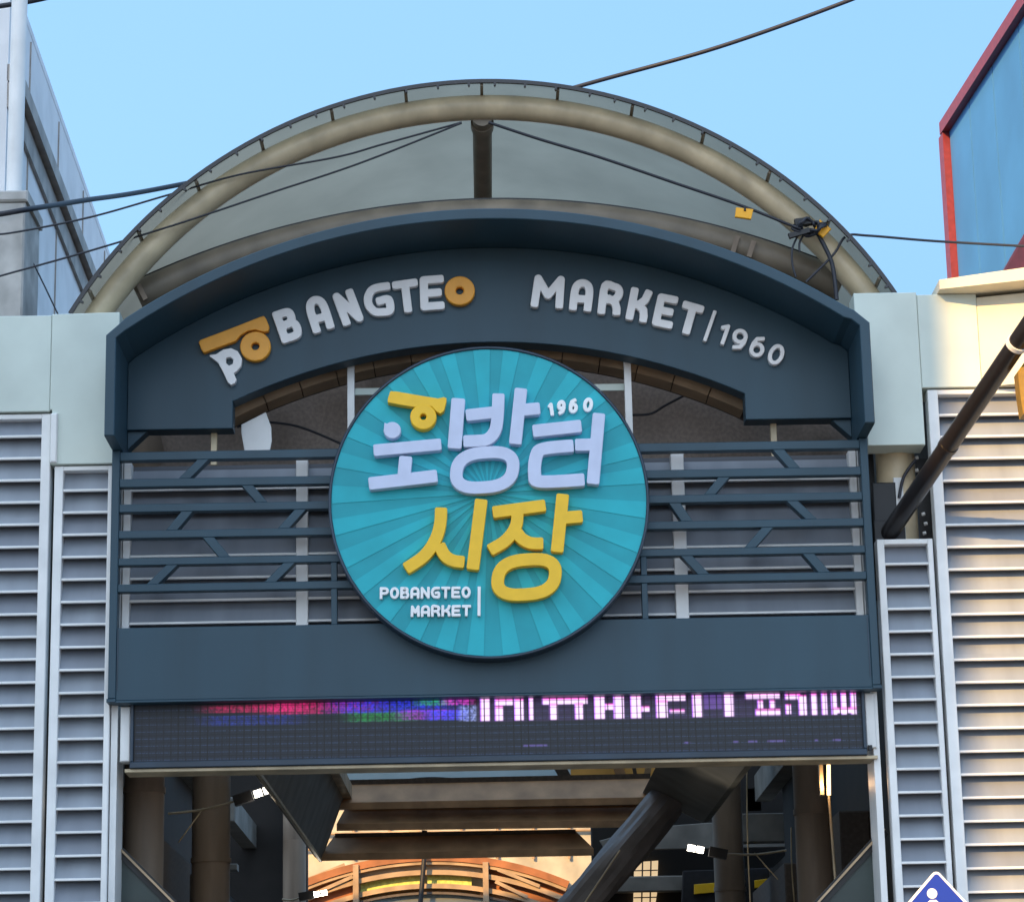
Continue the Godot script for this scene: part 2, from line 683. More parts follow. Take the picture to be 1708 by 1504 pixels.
# ---------------------------------------------------------------- street and the block across it
func build_street(towards: Vector3) -> void:
	var s := st()
	box(s, Vector3(-200, -0.3, -200), Vector3(200, 0, 200))
	struct("street", s, M.asphalt)
	# the block across the street, whose shade lies over the gate
	var t := 32.0 / towards.z
	var edge := 4.52 + towards.x * t
	var b := thing("apartment_block", "cream apartment block across the street, shading the gate", "building", Vector3(edge - 8, 0, 30))
	obj("wall", slab(edge - 16.0, edge, 0, 31.4, 27, 32, 0.0), M.block, b)
	for row in 7:
		for col in 3:
			var x := edge - 3.0 - col * 4.6
			obj("window", slab(x - 1.0, x + 1.0, 2.4 + row * 3.4, 3.9 + row * 3.4, 26.95, 27.0, 0.0), M.window_dark, b)

# ---------------------------------------------------------------- buildings beside the gate
func build_side_buildings() -> void:
	# left: white wall running back along the alley
	var a := spot(30, 0, -4.0)
	var top := a.y
	var far_z := -14.2
	var e := spot(190, 490, far_z)
	var b := thing("white_building", "bluish white building with brown gutter and a band of windows, left of the arch", "building", Vector3(a.x - 3, 0, -9))
	var along := Vector3(e.x - a.x, 0, e.z - a.z)
	var run := along.length()
	along = along.normalized()
	var out := Vector3(-along.z, 0, along.x)      # towards the alley
	if out.x < 0:
		out = -out
	var near := Vector3(a.x, 0, a.z) - along * 0.6
	var far := Vector3(a.x, 0, a.z) + along * (run + .3)
	var s := st()
	hexa(s, [near, far, far - out * 6.0, near - out * 6.0, near + Vector3.UP * top, far + Vector3.UP * top, far - out * 6.0 + Vector3.UP * top, near - out * 6.0 + Vector3.UP * top])
	obj("wall", s, M.building_white, b)
	s = st()
	bar(s, near + Vector3.UP * (top + 0.05) - out * 0.145, far + Vector3.UP * (top + 0.05) - out * 0.145, 0.3, 0.1)
	obj("coping", s, M.building_white, b)
	s = st()
	bar(s, near + Vector3.UP * (top - 1.15) + out * 0.06, far + Vector3.UP * (top - 1.15) + out * 0.06, 0.14, 0.2)
	bar(s, near + Vector3.UP * (top - 1.42) + out * 0.02, far + Vector3.UP * (top - 1.42) + out * 0.02, 0.05, 0.3)
	obj("gutter", s, M.gutter, b)
	for k in 4:                                     # upright joints between the wall panels
		s = st()
		var p := near + along * (1.6 + k * 2.6) + out * 0.004
		bar(s, p + Vector3.UP * 1.0, p + Vector3.UP * (top - 0.1), 0.03, 0.008, along)
		obj("joint", s, M.gutter, b)
	var w0 := top - 3.9
	for k in 4:
		var p0 := near + along * (0.25 + k * 2.3)
		var p1 := p0 + along * 1.75
		s = st()
		hexa(s, [p0 + Vector3.UP * w0 + out * 0.03, p1 + Vector3.UP * w0 + out * 0.03, p1 + Vector3.UP * w0 - out * 0.1, p0 + Vector3.UP * w0 - out * 0.1,
			p0 + Vector3.UP * (w0 + .62) + out * 0.03, p1 + Vector3.UP * (w0 + .62) + out * 0.03, p1 + Vector3.UP * (w0 + .62) - out * 0.1, p0 + Vector3.UP * (w0 + .62) - out * 0.1])
		var w := obj("window", s, M.window_dark, b)
		s = st()
		for q in [[p0, w0, p0, w0 + .62], [p1, w0, p1, w0 + .62], [(p0 + p1) * 0.5, w0, (p0 + p1) * 0.5, w0 + .62]]:
			bar(s, q[0] + Vector3.UP * q[1] + out * 0.05, q[2] + Vector3.UP * q[3] + out * 0.05, 0.07, 0.07, along)
		bar(s, p0 + Vector3.UP * w0 + out * 0.06, p1 + Vector3.UP * w0 + out * 0.06, 0.1, 0.07)
		bar(s, p0 + Vector3.UP * (w0 + .62) + out * 0.05, p1 + Vector3.UP * (w0 + .62) + out * 0.05, 0.07, 0.07)
		obj("frame", s, M.white_metal, w)

	# concrete pillar and white pipe in front of it, at the left edge
	var c0 := spot(-60, 305, -1.4)
	var c1 := spot(42, 318, -1.4)
	var pil := thing("concrete_pillar", "stained pale concrete pillar under the white pipe, at the left edge", "pillar", Vector3((c0.x + c1.x) * .5, 0, -1.8))
	obj("shaft", slab(c0.x, c1.x, 0, c1.y - .12, -2.3, -1.4, .02), M.concrete, pil)
	obj("cap", slab(c0.x - .03, c1.x + .03, c1.y - .12, c1.y, -2.33, -1.37, .02), M.concrete, pil)
	var q0 := spot(13, 200, -1.8)
	var q1 := spot(40, 200, -1.8)
	var pp := thing("white_pipe", "thick white upright pipe standing on the concrete pillar", "pipe", Vector3((q0.x + q1.x) * .5, c1.y, -1.8))
	obj("pipe", pipe([Vector3((q0.x + q1.x) * .5, c1.y, -1.8), Vector3((q0.x + q1.x) * .5, c1.y + 4.0, -1.8)], (q1.x - q0.x) * .5, 20), M.white_metal, pp)
	obj("collar", pipe([Vector3((q0.x + q1.x) * .5, c1.y + .001, -1.8), Vector3((q0.x + q1.x) * .5, c1.y + .07, -1.8)], (q1.x - q0.x) * .62, 20), M.white_metal, pp)

	# right: blue clad building with red edges
	var f := spot(1580, 215, -11.0)
	var n := spot(1700, 0, -7.0)
	var g := thing("blue_building", "blue panelled building with red corner and roof trim, right of the arch", "building", Vector3(f.x + 3, 0, -8))
	var dir := Vector3(n.x - f.x, 0, n.z - f.z).normalized()
	var P0 := Vector3(f.x, 0, f.z)
	var P1 := P0 + dir * 9.0
	var back := Vector3(dir.z, 0, -dir.x)
	if back.x < 0:
		back = -back
	var h := f.y
	s = st()
	hexa(s, [P0 + back * .15, P1 + back * .15, P1 + back * 6.0, P0 + back * 6.0, P0 + back * .15 + Vector3.UP * h, P1 + back * .15 + Vector3.UP * h, P1 + back * 6.0 + Vector3.UP * h, P0 + back * 6.0 + Vector3.UP * h])
	obj("wall", s, M.blue_panel, g)
	var cuts := [0.12, 1.28, 2.55, 3.9, 5.3, 6.7, 8.0, 8.98]
	for k in cuts.size() - 1:
		s = st()
		var a0: Vector3 = P0 + dir * (cuts[k] + .014)
		var a1: Vector3 = P0 + dir * (cuts[k + 1] - .014)
		var t0 := back * 0.0
		var t1 := back * .149
		hexa(s, [a0 + t0 + Vector3.UP * 4.0, a1 + t0 + Vector3.UP * 4.0, a1 + t1 + Vector3.UP * 4.0, a0 + t1 + Vector3.UP * 4.0,
			a0 + t0 + Vector3.UP * (h - .03), a1 + t0 + Vector3.UP * (h - .03), a1 + t1 + Vector3.UP * (h - .03), a0 + t1 + Vector3.UP * (h - .03)])
		obj("panel", s, M.blue_panel, g)
	s = st()
	bar(s, P0 + Vector3.UP * (h + .0) + back * .02, P1 + Vector3.UP * (h + .0) + back * .02, .26, .18)
	obj("roof_trim", s, M.red, g)
	s = st()
	hexa(s, [P0 + back * -.1 - dir * .12, P0 + back * -.1 + dir * .12, P0 + back * .3 + dir * .12, P0 + back * .3 - dir * .12,
		P0 + back * -.1 - dir * .12 + Vector3.UP * (h - .1), P0 + back * -.1 + dir * .12 + Vector3.UP * (h - .1), P0 + back * .3 + dir * .12 + Vector3.UP * (h - .1), P0 + back * .3 - dir * .12 + Vector3.UP * (h - .1)])
	obj("corner_trim", s, M.red, g)
	# sloping red canopy edge below the panels
	s = st()
	prism(s, flat([[1664, 470], [1712, 384], [1800, 300], [1900, 300], [1900, 470]], -3.0), [], -5.0, -3.0, .02)
	var rc := obj("red_canopy", s, M.red)
	tag(rc, "dark red sloping canopy end above the cream wall at the right edge", "canopy")

# ---------------------------------------------------------------- vaulted roof
const HOOD_X := 0.051
const HOOD_Y := 2.578
const HOOD_R := 8.36
const HOOD_A := 0.452
const ROOF_Y := 7.235
const RS := 4.709
const RT := 4.559
func build_roof() -> void:
	var r := thing("barrel_canopy", "grey sheet barrel canopy on cream steel arches above the navy sign", "canopy", Vector3(0, 9.6, -.6))
	var a0 := asin((9.58 - ROOF_Y) / RS)
	var s := st()
	arch_skin(s, 0, ROOF_Y, RS, -13.4, -.28, a0, PI - a0, 64)
	obj("roof_sheet", s, M.sheet, r)
	s = st()
	arch(s, 0, ROOF_Y, RS - .012, RS + .028, -.3, -.27, a0 - .004, PI - a0 + .004, 64)
	obj("edge_trim", s, M.edge, r)
	var k := 0
	var rng := RandomNumberGenerator.new()
	rng.seed = 4
	for i in 32:                                     # small clips that hold the sheet to its front trim
		var a := lerpf(a0 + .03, PI - a0 - .03, i / 31.0) + rng.randf_range(-.006, .006)
		s = st()
		var u := Vector3(cos(a), sin(a), 0)
		var w := Vector3(-sin(a), cos(a), 0)
		var c := Vector3(0, ROOF_Y, -.262) + u * (RS - .045)
		hexa(s, [c - w * .012, c + w * .012, c + w * .012 + u * .034, c - w * .012 + u * .034, c - w * .004 - Vector3(0, 0, .05), c + w * .004 - Vector3(0, 0, .05), c + w * .012 + u * .03 - Vector3(0, 0, .05), c - w * .012 + u * .03 - Vector3(0, 0, .05)])
		obj("edge_clip", s, M.edge, r)
	for i in 13:                                     # purlins between arch and sheet
		var a := lerpf(a0 + .06, PI - a0 - .06, i / 12.0)
		var u := Vector3(cos(a), sin(a), 0)
		s = st()
		bar(s, Vector3(0, ROOF_Y, -.31) + u * (RS - .018), Vector3(0, ROOF_Y, -.66) + u * (RS - .018), .03, .03, u)
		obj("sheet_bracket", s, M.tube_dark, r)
	var zs := [-.6, -3.8, -7.0, -10.2, -13.2]
	for i in zs.size():
		var z: float = zs[i]
		var low := 0.0 if i > 0 else .02
		s = st()
		tube(s, arc_pts(0, ROOF_Y, RT, z, a0 + .035 - low, PI - a0 - .035 + low, 56), .128, 20)
		obj("arch_pipe", s, M.tube, r)
		if i == 0:
			for e in [a0 + .012, PI - a0 - .012]:
				var u := Vector3(cos(e), sin(e), 0)
				s = st()
				var w := Vector3(-sin(e), cos(e), 0) * signf(cos(e))
				tube(s, [Vector3(0, ROOF_Y, z) + u * RT + w * .04, Vector3(0, ROOF_Y, z) + u * RT - w * .5], .075, 14)
				obj("arch_foot", s, M.tan, r)
	# flatter pipe arch that carries the navy hood
	s = st()
	tube(s, arc_pts(HOOD_X, HOOD_Y, HOOD_R - .16, -1.0, PI * .5 - HOOD_A, PI * .5 + HOOD_A, 40), .16, 20)
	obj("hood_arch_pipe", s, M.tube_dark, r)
	s = st()
	arch(s, HOOD_X, HOOD_Y, HOOD_R - .01, HOOD_R + .025, -1.16, -1.0, PI * .5 - HOOD_A, PI * .5 + HOOD_A, 40)
	obj("shadow_gap_strip", s, M.black, r)  # shadow gap line painted as a black strip
	# ridge pipe from arch to arch, and hangers
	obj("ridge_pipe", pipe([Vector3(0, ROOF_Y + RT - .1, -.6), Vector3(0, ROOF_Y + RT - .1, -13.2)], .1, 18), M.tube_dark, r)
	s = st()
	tube(s, [Vector3(0, ROOF_Y + RT - .1, -.74), Vector3(0, ROOF_Y + RT - .1, -.9)], .118, 18)
	obj("collar", s, M.tube_dark, r)
	# small clamp plates on the second arch
	for a in [deg_to_rad(71.0), deg_to_rad(72.2), deg_to_rad(115.5)]:
		var u := Vector3(cos(a), sin(a), 0)
		s = st()
		var c := Vector3(HOOD_X, HOOD_Y, -.83) + u * (HOOD_R - .16)
		bar(s, c - u * .12, c + u * .06, .05, .04, Vector3.BACK)
		obj("clamp_plate", s, M.column, r)

# ---------------------------------------------------------------- louvre walls and pale cladding
func slat_mesh(length: float, pitch: float, tone := "slat") -> ArrayMesh:
	# blade leaning back to its top, under it the white nosing: two surfaces
	var s := st()
	var h := length * .5
	hexa(s, [Vector3(-h, .026, -.022), Vector3(h, .026, -.022), Vector3(h, .012, -.03), Vector3(-h, .012, -.03),
		Vector3(-h, pitch + .015, -.135), Vector3(h, pitch + .015, -.135), Vector3(h, pitch + .011, -.14), Vector3(-h, pitch + .011, -.14)])
	var m := s.commit()
	m.surface_set_material(0, M[tone])
	s = st()
	var p := PackedVector2Array([Vector2(-h, 0), Vector2(h, 0), Vector2(h, .023), Vector2(-h, .023)])
	prism(s, p, [], -.04, 0.0, .004)
	s.commit(m)
	m.surface_set_material(1, M.white_metal)
	return m

# x0..x1, y0..y1 outer size; lip = height of one nosing; widths of the left and right posts
func louvre(label: String, group: String, x0: float, x1: float, y0: float, y1: float, z: float, lip: float, wl: float, wr: float, top: float) -> Node3D:
	var t := thing("louvre_panel", label, "louvre", Vector3((x0 + x1) * .5, y0, z), group)
	obj("frame_post", slab(x0, x0 + wl, y0, y1, z - .17, z, .006), M.white_metal, t)
	obj("frame_post", slab(x1 - wr, x1, y0, y1, z - .17, z, .006), M.white_metal, t)
	obj("frame_rail", slab(x0 + wl, x1 - wr, y1 - top, y1, z - .17, z - .003, .006), M.white_metal, t)
	obj("frame_rail", slab(x0 + wl, x1 - wr, y0, y0 + .06, z - .17, z - .003, .006), M.white_metal, t)
	obj("backing", slab(x0 + wl, x1 - wr, y0 + .06, y1 - top, z - .17, z - .155, 0), M.slat_back, t)
	var pitch := .2178
	var blades := [slat_mesh(x1 - x0 - wl - wr, pitch), slat_mesh(x1 - x0 - wl - wr, pitch, "slat_worn"), slat_mesh(x1 - x0 - wl - wr, pitch, "slat_pale")]
	var y := lip
	while y + pitch * .55 < y1 - top:
		y += pitch
	y -= pitch * (1 if y + .06 > y1 - top else 0)
	var rng := RandomNumberGenerator.new()
	rng.seed = int(x0 * 100)
	while y > y0 + .08:
		put("slat", blades[rng.randi_range(0, 2)], null, t, Vector3((x0 + wl + x1 - wr) * .5, y, z - .006 + rng.randf_range(-.003, .003)), Vector3(rng.randf_range(-.012, .012), 0, rng.randf_range(-.0012, .0012)))
		y -= pitch
	return t

func build_louvre_walls() -> void:
	var g := "white framed louvre panels beside the gate"
	louvre("wide louvre panel of grey slats at the left edge, outside the narrow one", g, -6.6, -4.215, 2.6, 8.47, 0.0, spot(40, 729, 0).y, .09, .09, .05)
	louvre("narrow louvre panel of grey slats between wide left panel and the gate", g, -4.17, -3.60, 2.6, 7.945, 0.0, spot(130, 819, 0).y, .085, .055, .045)
	louvre("narrow louvre panel of grey slats right of the gate, below the dark pole", g, 3.70, 4.235, 2.6, 7.085, 0.0, spot(1510, 941.7, 0).y, .07, .05, .05)
	louvre("wide louvre panel of grey slats at the right edge, half in sun", g, 4.27, 6.8, 2.6, 8.56, 0.004, spot(1640, 913, 0).y, .1, .09, .05)
	# solid plinth walls below the louvres
	for q in [[-6.6, -3.6], [3.7, 6.8]]:
		var w := obj("plinth_wall", slab(q[0], q[1], 0, 2.597, -.3, .02, .01), M.pale)
		tag(w, "plain plinth wall below the louvres on the %s side of the gate" % ("left" if q[0] < 0 else "right"), "wall")
	# pale cladding
	var c := thing("pale_cladding", "pale green white cladding panel left of the navy arch", "cladding", Vector3(-4.2, 7.96, -.2))
	var yb := 7.957
	var yt := 9.475
	var s := st()
	prism(s, PackedVector2Array([Vector2(-4.203, yb), Vector2(-3.605, yb), Vector2(-3.567, yb + .12), Vector2(-3.567, yt), Vector2(-4.225, yt - .01), Vector2(-4.225, 8.5), Vector2(-4.203, 8.5)]), [], -.5, .03, .006)
	obj("panel", s, M.pale, c)
	obj("panel", slab(-6.6, -4.229, 8.487, yt - .02, -.5, .026, .006), M.pale, c)
	# folded white corner beside the wide louvre
	obj("corner_fold", slab(-4.208, -4.213 + .07, 7.97, 8.46, .03, .06, .012), M.white_metal, c)
	var d := thing("pale_cladding", "pale green white cladding panel right of the navy arch", "cladding", Vector3(4, 8.0, -.2))
	s = st()
	prism(s, PackedVector2Array([Vector2(3.66, 8.005), Vector2(4.215, 8.005), Vector2(4.215, 9.545), Vector2(3.60, 9.545), Vector2(3.60, 9.3), Vector2(3.66, 9.23)]), [], -.3, .03, .006)
	obj("panel", s, M.pale, d)
	obj("panel", slab(4.219, 4.80, 8.575, 9.52, -.5, .026, .006), M.pale, d)
	# cream wall that turns towards the street on the right
	var e := thing("cream_wall", "sunlit cream wall with projecting coping at the right edge", "wall", Vector3(5.2, 8.57, .3))
	s = st()
	hexa(s, [Vector3(4.803, 8.575, .024), Vector3(6.6, 8.575, .55), Vector3(6.6, 8.575, -.5), Vector3(4.803, 8.575, -.5),
		Vector3(4.803, 9.48, .024), Vector3(6.6, 9.48, .55), Vector3(6.6, 9.48, -.5), Vector3(4.803, 9.48, -.5)])
	obj("wall", s, M.cream_wall, e)
	s = st()
	hexa(s, [Vector3(4.42, 9.525, .18), Vector3(6.6, 9.50, .95), Vector3(6.6, 9.50, -.6), Vector3(4.42, 9.525, -.6),
		Vector3(4.42, 9.62, .18), Vector3(6.6, 9.68, .95), Vector3(6.6, 9.68, -.6), Vector3(4.42, 9.62, -.6)])
	obj("coping", s, M.cream_wall, e)

# ---------------------------------------------------------------- under the roof
func build_interior() -> void:
	# shop fronts along both sides
	for q in [-1, 1]:
		var w := thing("shop_row", "dark shop fronts along the %s side of the arcade" % ("left" if q < 0 else "right"), "building", Vector3(q * 5.2, 0, -20))
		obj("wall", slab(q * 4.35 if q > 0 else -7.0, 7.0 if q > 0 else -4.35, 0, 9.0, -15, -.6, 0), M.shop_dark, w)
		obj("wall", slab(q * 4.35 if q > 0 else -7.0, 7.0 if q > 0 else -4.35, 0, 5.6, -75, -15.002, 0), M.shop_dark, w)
		for k in 7:
			var z := -6.0 - k * 6.0
			obj("fascia", slab(4.0 if q > 0 else -4.35, 4.35 if q > 0 else -4.0, 4.3, 5.2, z - 4.6, z, .02), M.brown_dark, w)
			obj("shutter_box", slab(4.1 if q > 0 else -4.35, 4.35 if q > 0 else -4.1, 6.6, 7.0, z - 4.6, z, .02), M.haunch, w)
	# round columns
	var cols := [[-3.48, -1.7, .2, "brownish steel column just inside the gate at the left"], [-3.52, -8.6, .24, "second steel column back on the left side, shaded"], [-3.4, -21.5, .2, "third steel column back on the left side, below the grey haunch"],
		[3.52, -4.6, .2, "steel column inside the gate at the right, beside the pipe with painted sun glint"], [3.42, -14.0, .22, "further steel column at the right, holding the lamp arm"]]
	for c in cols:
		var t := thing("steel_column", c[3], "column", Vector3(c[0], 0, c[1]), "steel columns of the arcade")
		obj("shaft", pipe([Vector3(c[0], 0, c[1]), Vector3(c[0], 9.0, c[1])], c[2], 24), M.column, t)
		obj("collar", pipe([Vector3(c[0], 5.0, c[1]), Vector3(c[0], 5.06, c[1])], c[2] + .012, 24), M.column, t)
	# brown netting wall behind the sign, seen through the arch opening
	var n := thing("netting_wall", "brown creased netting hung behind the lattice, under the arch", "netting", Vector3(0, 7.6, -1.6))
	var s := st()
	var nx := 40
	var ny := 9
	var rows := []
	var f := FastNoiseLite.new()
	f.seed = 21
	f.frequency = .5
	for j in ny + 1:
		var row := []
		for i in nx + 1:
			var x := lerpf(-3.85, 3.85, float(i) / nx)
			var y := lerpf(7.3, 9.45, float(j) / ny)
			row.append(Vector3(x, y, -1.6 + .22 * f.get_noise_2d(x * 2.0, y * 2.5) + .06 * sin(x * 2.1 + y)))
		rows.append(row)
	rows.reverse()
	drape(s, rows)
	obj("net", s, M.net, n)
	s = st()
	prism(s, flat([[402, 708], [443, 687], [452, 712], [453, 735], [448, 760], [409, 760], [402, 722]], -.5), [], -.52, -.5, .004)
	obj("sky_gap_plate", s, M.white_metal, n, "white plate put in for bright sky past the end of the netting")  # bright sky in the gap, put in as a white plate
	# tan boarded beam that follows the arch, in short boards
	var b := thing("arched_beam", "tan boarded beam curving under the navy arch", "beam", Vector3(0, 8.9, -.7))
	var rc := 5.75
	for i in 14:
		var a := lerpf(PI * .5 - .47, PI * .5 + .47, i / 14.0)
		s = st()
		arch(s, 0, 9.31 - rc, rc - .17, rc + .25, -.85, -.55, a + .0005, a + .94 / 14.0 - .0014, 3)
		obj("board", s, M.board, b)
	s = st()
	arch(s, 0, 9.31 - rc, rc - .16, rc + .24, -.92, -.86, PI * .5 - .49, PI * .5 + .49, 30)
	obj("backing", s, M.brown_dark, b)
	# white struts behind the round sign
	for q in [[585, 608, 760, "left"], [1046, 600, 760, "right"]]:
		var p := spot(q[0], q[1], -.45)
		var o := spot(q[0], q[2], -.45)
		var t := thing("white_strut", "thin white upright strut just %s of the round sign's top" % q[3], "strut", Vector3(p.x, o.y, -.45), "white struts behind the round sign")
		obj("post", slab(p.x - .035, p.x + .035, o.y - .3, p.y + .25, -.49, -.42, .004), M.white_metal, t)
		var dx := 1.0 if q[3] == "left" else -1.0
		obj("bracket", slab(minf(p.x, p.x + dx * .55), maxf(p.x, p.x + dx * .55), p.y - .30, p.y - .23, -.52, -.495, .003), M.pale, t)
	for q in [357, 1290]:
		var p := spot(q, 715, -.35)
		var o := spot(q, 760, -.35)
		var t := obj("short_post", slab(p.x - .03, p.x + .03, o.y - .1, p.y + .12, -.38, -.32, .004), M.tube)
		tag(t, "short cream post between sign and lattice near the %s end" % ("left" if q < 800 else "right"), "post", "short posts under the arch sign")

	# sloping haunches on both sides and the three cross beams of the inner frame
	var zf := -13.0
	var hl := thing("haunch_panel", "olive grey sloping haunch panel on the left under the roof", "panel", Vector3(-2.6, 5.6, -8))
	var lo := spot(537, 1432, zf)
	var hi := spot(575, 1326, zf)
	s = st()
	hexa(s, [Vector3(lo.x, lo.y, zf), Vector3(hi.x, hi.y, zf), Vector3(hi.x - .1, hi.y + .04, zf), Vector3(lo.x - .1, lo.y + .02, zf),
		Vector3(lo.x - .1, lo.y, -3.0), Vector3(hi.x - .1, hi.y, -3.0), Vector3(hi.x - .2, hi.y + .04, -3.0), Vector3(lo.x - .2, lo.y + .02, -3.0)])
	obj("panel", s, M.haunch, hl)
	s = st()
	bar(s, Vector3(lo.x - .02, lo.y - .02, zf), Vector3(lo.x - .12, lo.y - .02, -3.0), .04, .04)
	obj("edge_strip", s, M.tube, hl)
	s = st()
	bar(s, Vector3(hi.x + .04, hi.y + .05, zf), Vector3(hi.x - .06, hi.y + .05, -3.0), .12, .2)
	obj("top_strip", s, M.tan, hl)
	var hr := thing("haunch_panel", "dark grey sloping haunch panel on the right under the roof", "panel", Vector3(2.6, 5.6, -8))
	lo = spot(1172, 1372, zf)
	hi = spot(1072, 1322, zf)
	s = st()
	hexa(s, [Vector3(lo.x, lo.y, zf), Vector3(hi.x, hi.y, zf), Vector3(hi.x + .1, hi.y + .04, zf), Vector3(lo.x + .1, lo.y + .02, zf),
		Vector3(lo.x + .1, lo.y, -3.0), Vector3(hi.x + .1, hi.y, -3.0), Vector3(hi.x + .2, hi.y + .04, -3.0), Vector3(lo.x + .2, lo.y + .02, -3.0)])
	obj("panel", s, M.haunch, hr)
	var bm := thing("cross_beams", "three brown horizontal beams across the arcade under the roof", "beams", Vector3(0, 5.5, zf))
	for q in [[[566, 1314], [1088, 1303], [1112, 1342], [556, 1352]], [[574, 1357], [1090, 1349], [1118, 1380], [562, 1387]], [[556, 1404], [962, 1397], [990, 1428], [536, 1437]]]:
		var p := flat(q, zf)
		s = st()
		# top edge lies further back: each beam leans so that its face shows from below
		hexa(s, [Vector3(p[0].x, p[0].y + .07, zf - .35), Vector3(p[1].x, p[1].y + .07, zf - .35), Vector3(p[2].x, p[2].y, zf + .1), Vector3(p[3].x, p[3].y, zf + .1),
			Vector3(p[0].x, p[0].y + .15, zf - .45), Vector3(p[1].x, p[1].y + .15, zf - .45), Vector3(p[2].x, p[2].y + .1, zf + .1), Vector3(p[3].x, p[3].y + .1, zf + .1)])
		obj("beam", s, M.brown, bm)
		s = st()
		hexa(s, [Vector3(p[0].x, p[0].y + .02, zf - .36), Vector3(p[1].x, p[1].y + .02, zf - .36), Vector3(p[1].x, p[1].y + .16, zf - .36), Vector3(p[0].x, p[0].y + .16, zf - .36),
			Vector3(p[0].x, p[0].y + .02, zf - .5), Vector3(p[1].x, p[1].y + .02, zf - .5), Vector3(p[1].x, p[1].y + .16, zf - .5), Vector3(p[0].x, p[0].y + .16, zf - .5)])
		obj("fillet", s, M.brown_dark, bm)
	# duct wrapped in plastic, sloping down at the right
	var d0 := spot(1112, 1338, -12.4)
	var d1 := spot(925, 1560, -11.0)
	var pl := thing("wrapped_duct", "dark plastic wrapped duct sloping down below the right haunch", "duct", d1)
	s = st()
	var ring_rng := RandomNumberGenerator.new()
	ring_rng.seed = 8
	var way := (d1 - d0).normalized()
	var su := way.cross(Vector3.BACK).normalized()
	var sv := su.cross(way).normalized()
	var rows2 := []
	for j in 41:
		var row := []
		for i in 25:
			var an := TAU * i / 24.0
			var fold := .016 * sin(an * 4.0 + j * .16) + .008 * sin(an * 9.0 - j * .23)
			row.append(d0.lerp(d1, j / 40.0) + (su * cos(an) + sv * sin(an)) * (.26 + (fold if i < 24 else .016 * sin(j * .16) + .008 * sin(-j * .23))))
		rows2.append(row)
	for j in 40:
		for i in 24:
			var mid: Vector3 = d0.lerp(d1, (j + .5) / 40.0)
			quad(s, rows2[j][i], rows2[j][i + 1], rows2[j + 1][i + 1], rows2[j + 1][i], rows2[j][i] - mid)
	obj("wrapping", s, M.plastic, pl)
	s = st()
	tube(s, [spot(1034, 1418, -10.9), spot(975, 1506, -10.6)], .012, 6)
	obj("cord", s, M.tube, pl)
	# grey gable above the beams with its thin arched bar
	var gb := thing("gable_sheet", "pale grey gable sheet above the cross beams with a thin black arched bar", "gable", Vector3(0, 6.4, -14.2))
	s = st()
	pane(s, flat([[540, 1230], [952, 1230], [952, 1345], [540, 1345]], -14.2), -14.2)
	obj("sheet", s, M.pale_sheet, gb)
	s = st()
	pane(s, flat([[952, 1230], [1120, 1230], [1120, 1345], [952, 1345]], -14.21), -14.21)
	obj("warm_sheet", s, M.warm_sheet, gb, "cream sheet at the right of the gable, warm light put into its colour")  # warm light on this end of the gable is painted into the sheet
	var m0 := spot(590, 1318, -14.1)
	var m1 := spot(712, 1298, -14.1)
	var m2 := spot(835, 1309, -14.1)
	obj("arched_bar", pipe(curved([m0, m1, m2], 10), .022, 8), M.black, gb)
	obj("upright_bar", pipe([m1, m1 - Vector3(0, .3, 0)], .014, 6), M.black, gb)
	for q in [[928, 1270, 950, 1308, .16, "brown_dark"], [1028, 1270, 1040, 1306, .14, "brown"], [1056, 1270, 1062, 1306, .05, "brown_dark"], [1084, 1270, 1076, 1306, .09, "tan"]]:
		s = st()
		bar(s, spot(q[0], q[1], -14.0), spot(q[2], q[3], -14.0), q[4], .08, Vector3.BACK)
		obj("brace", s, M[q[5]], gb)

	# inner gate down the alley: concentric arched bars with glowing sheets between
	var zi := -30.0
	var px := spot(712, 1500, zi).x - spot(711, 1500, zi).x
	var ic := spot(715, 1425, zi) - Vector3(0, 576.0 * px, 0)
	var iv := thing("inner_arch_gate", "far inner arcade gate of concentric orange and tan arched bars with sunlit yellow sheets", "gate", Vector3(ic.x, 4.5, zi))
	var tops := [1425.0, 1437.5, 1451.0, 1473.5, 1487.0]
	var wide := [12.0, 5.0, 8.0, 8.0, 4.0]
	var looks := ["rust_orange", "board", "board", "board", "brown_dark"]
	for k in 5:
		var R: float = (576.0 - (tops[k] - 1425.0)) * px
		s = st()
		arch(s, ic.x, ic.y, R - wide[k] * px, R, zi - .2, zi + .03 * (5 - k), PI * .5 - .42, PI * .5 + .42, 28)
		obj("arched_bar", s, M[looks[k]], iv)
	# sheets: polygon between two bars, from one x to another (survey pixels), one per bay
	var bays := [[500, 592, 0, 1, "cream_sheet"], [596, 702, 0, 1, "cream_sheet"], [712, 808, 0, 1, "cream_sheet"], [812, 985, 0, 1, "cream_sheet"],
		[500, 592, 1, 3, "rust"], [596, 702, 1, 2, "cream_sheet"], [712, 808, 1, 2, "cream_sheet"], [812, 985, 1, 3, "rust"],
		[600, 700, 2, 3, "lime_sheet"], [712, 786, 2, 3, "lime_sheet"], [500, 600, 3, 4, "brown"], [600, 800, 3, 4, "warm_sheet"], [800, 985, 3, 4, "brown"], [560, 900, 4, 5, "pale_sheet"]]
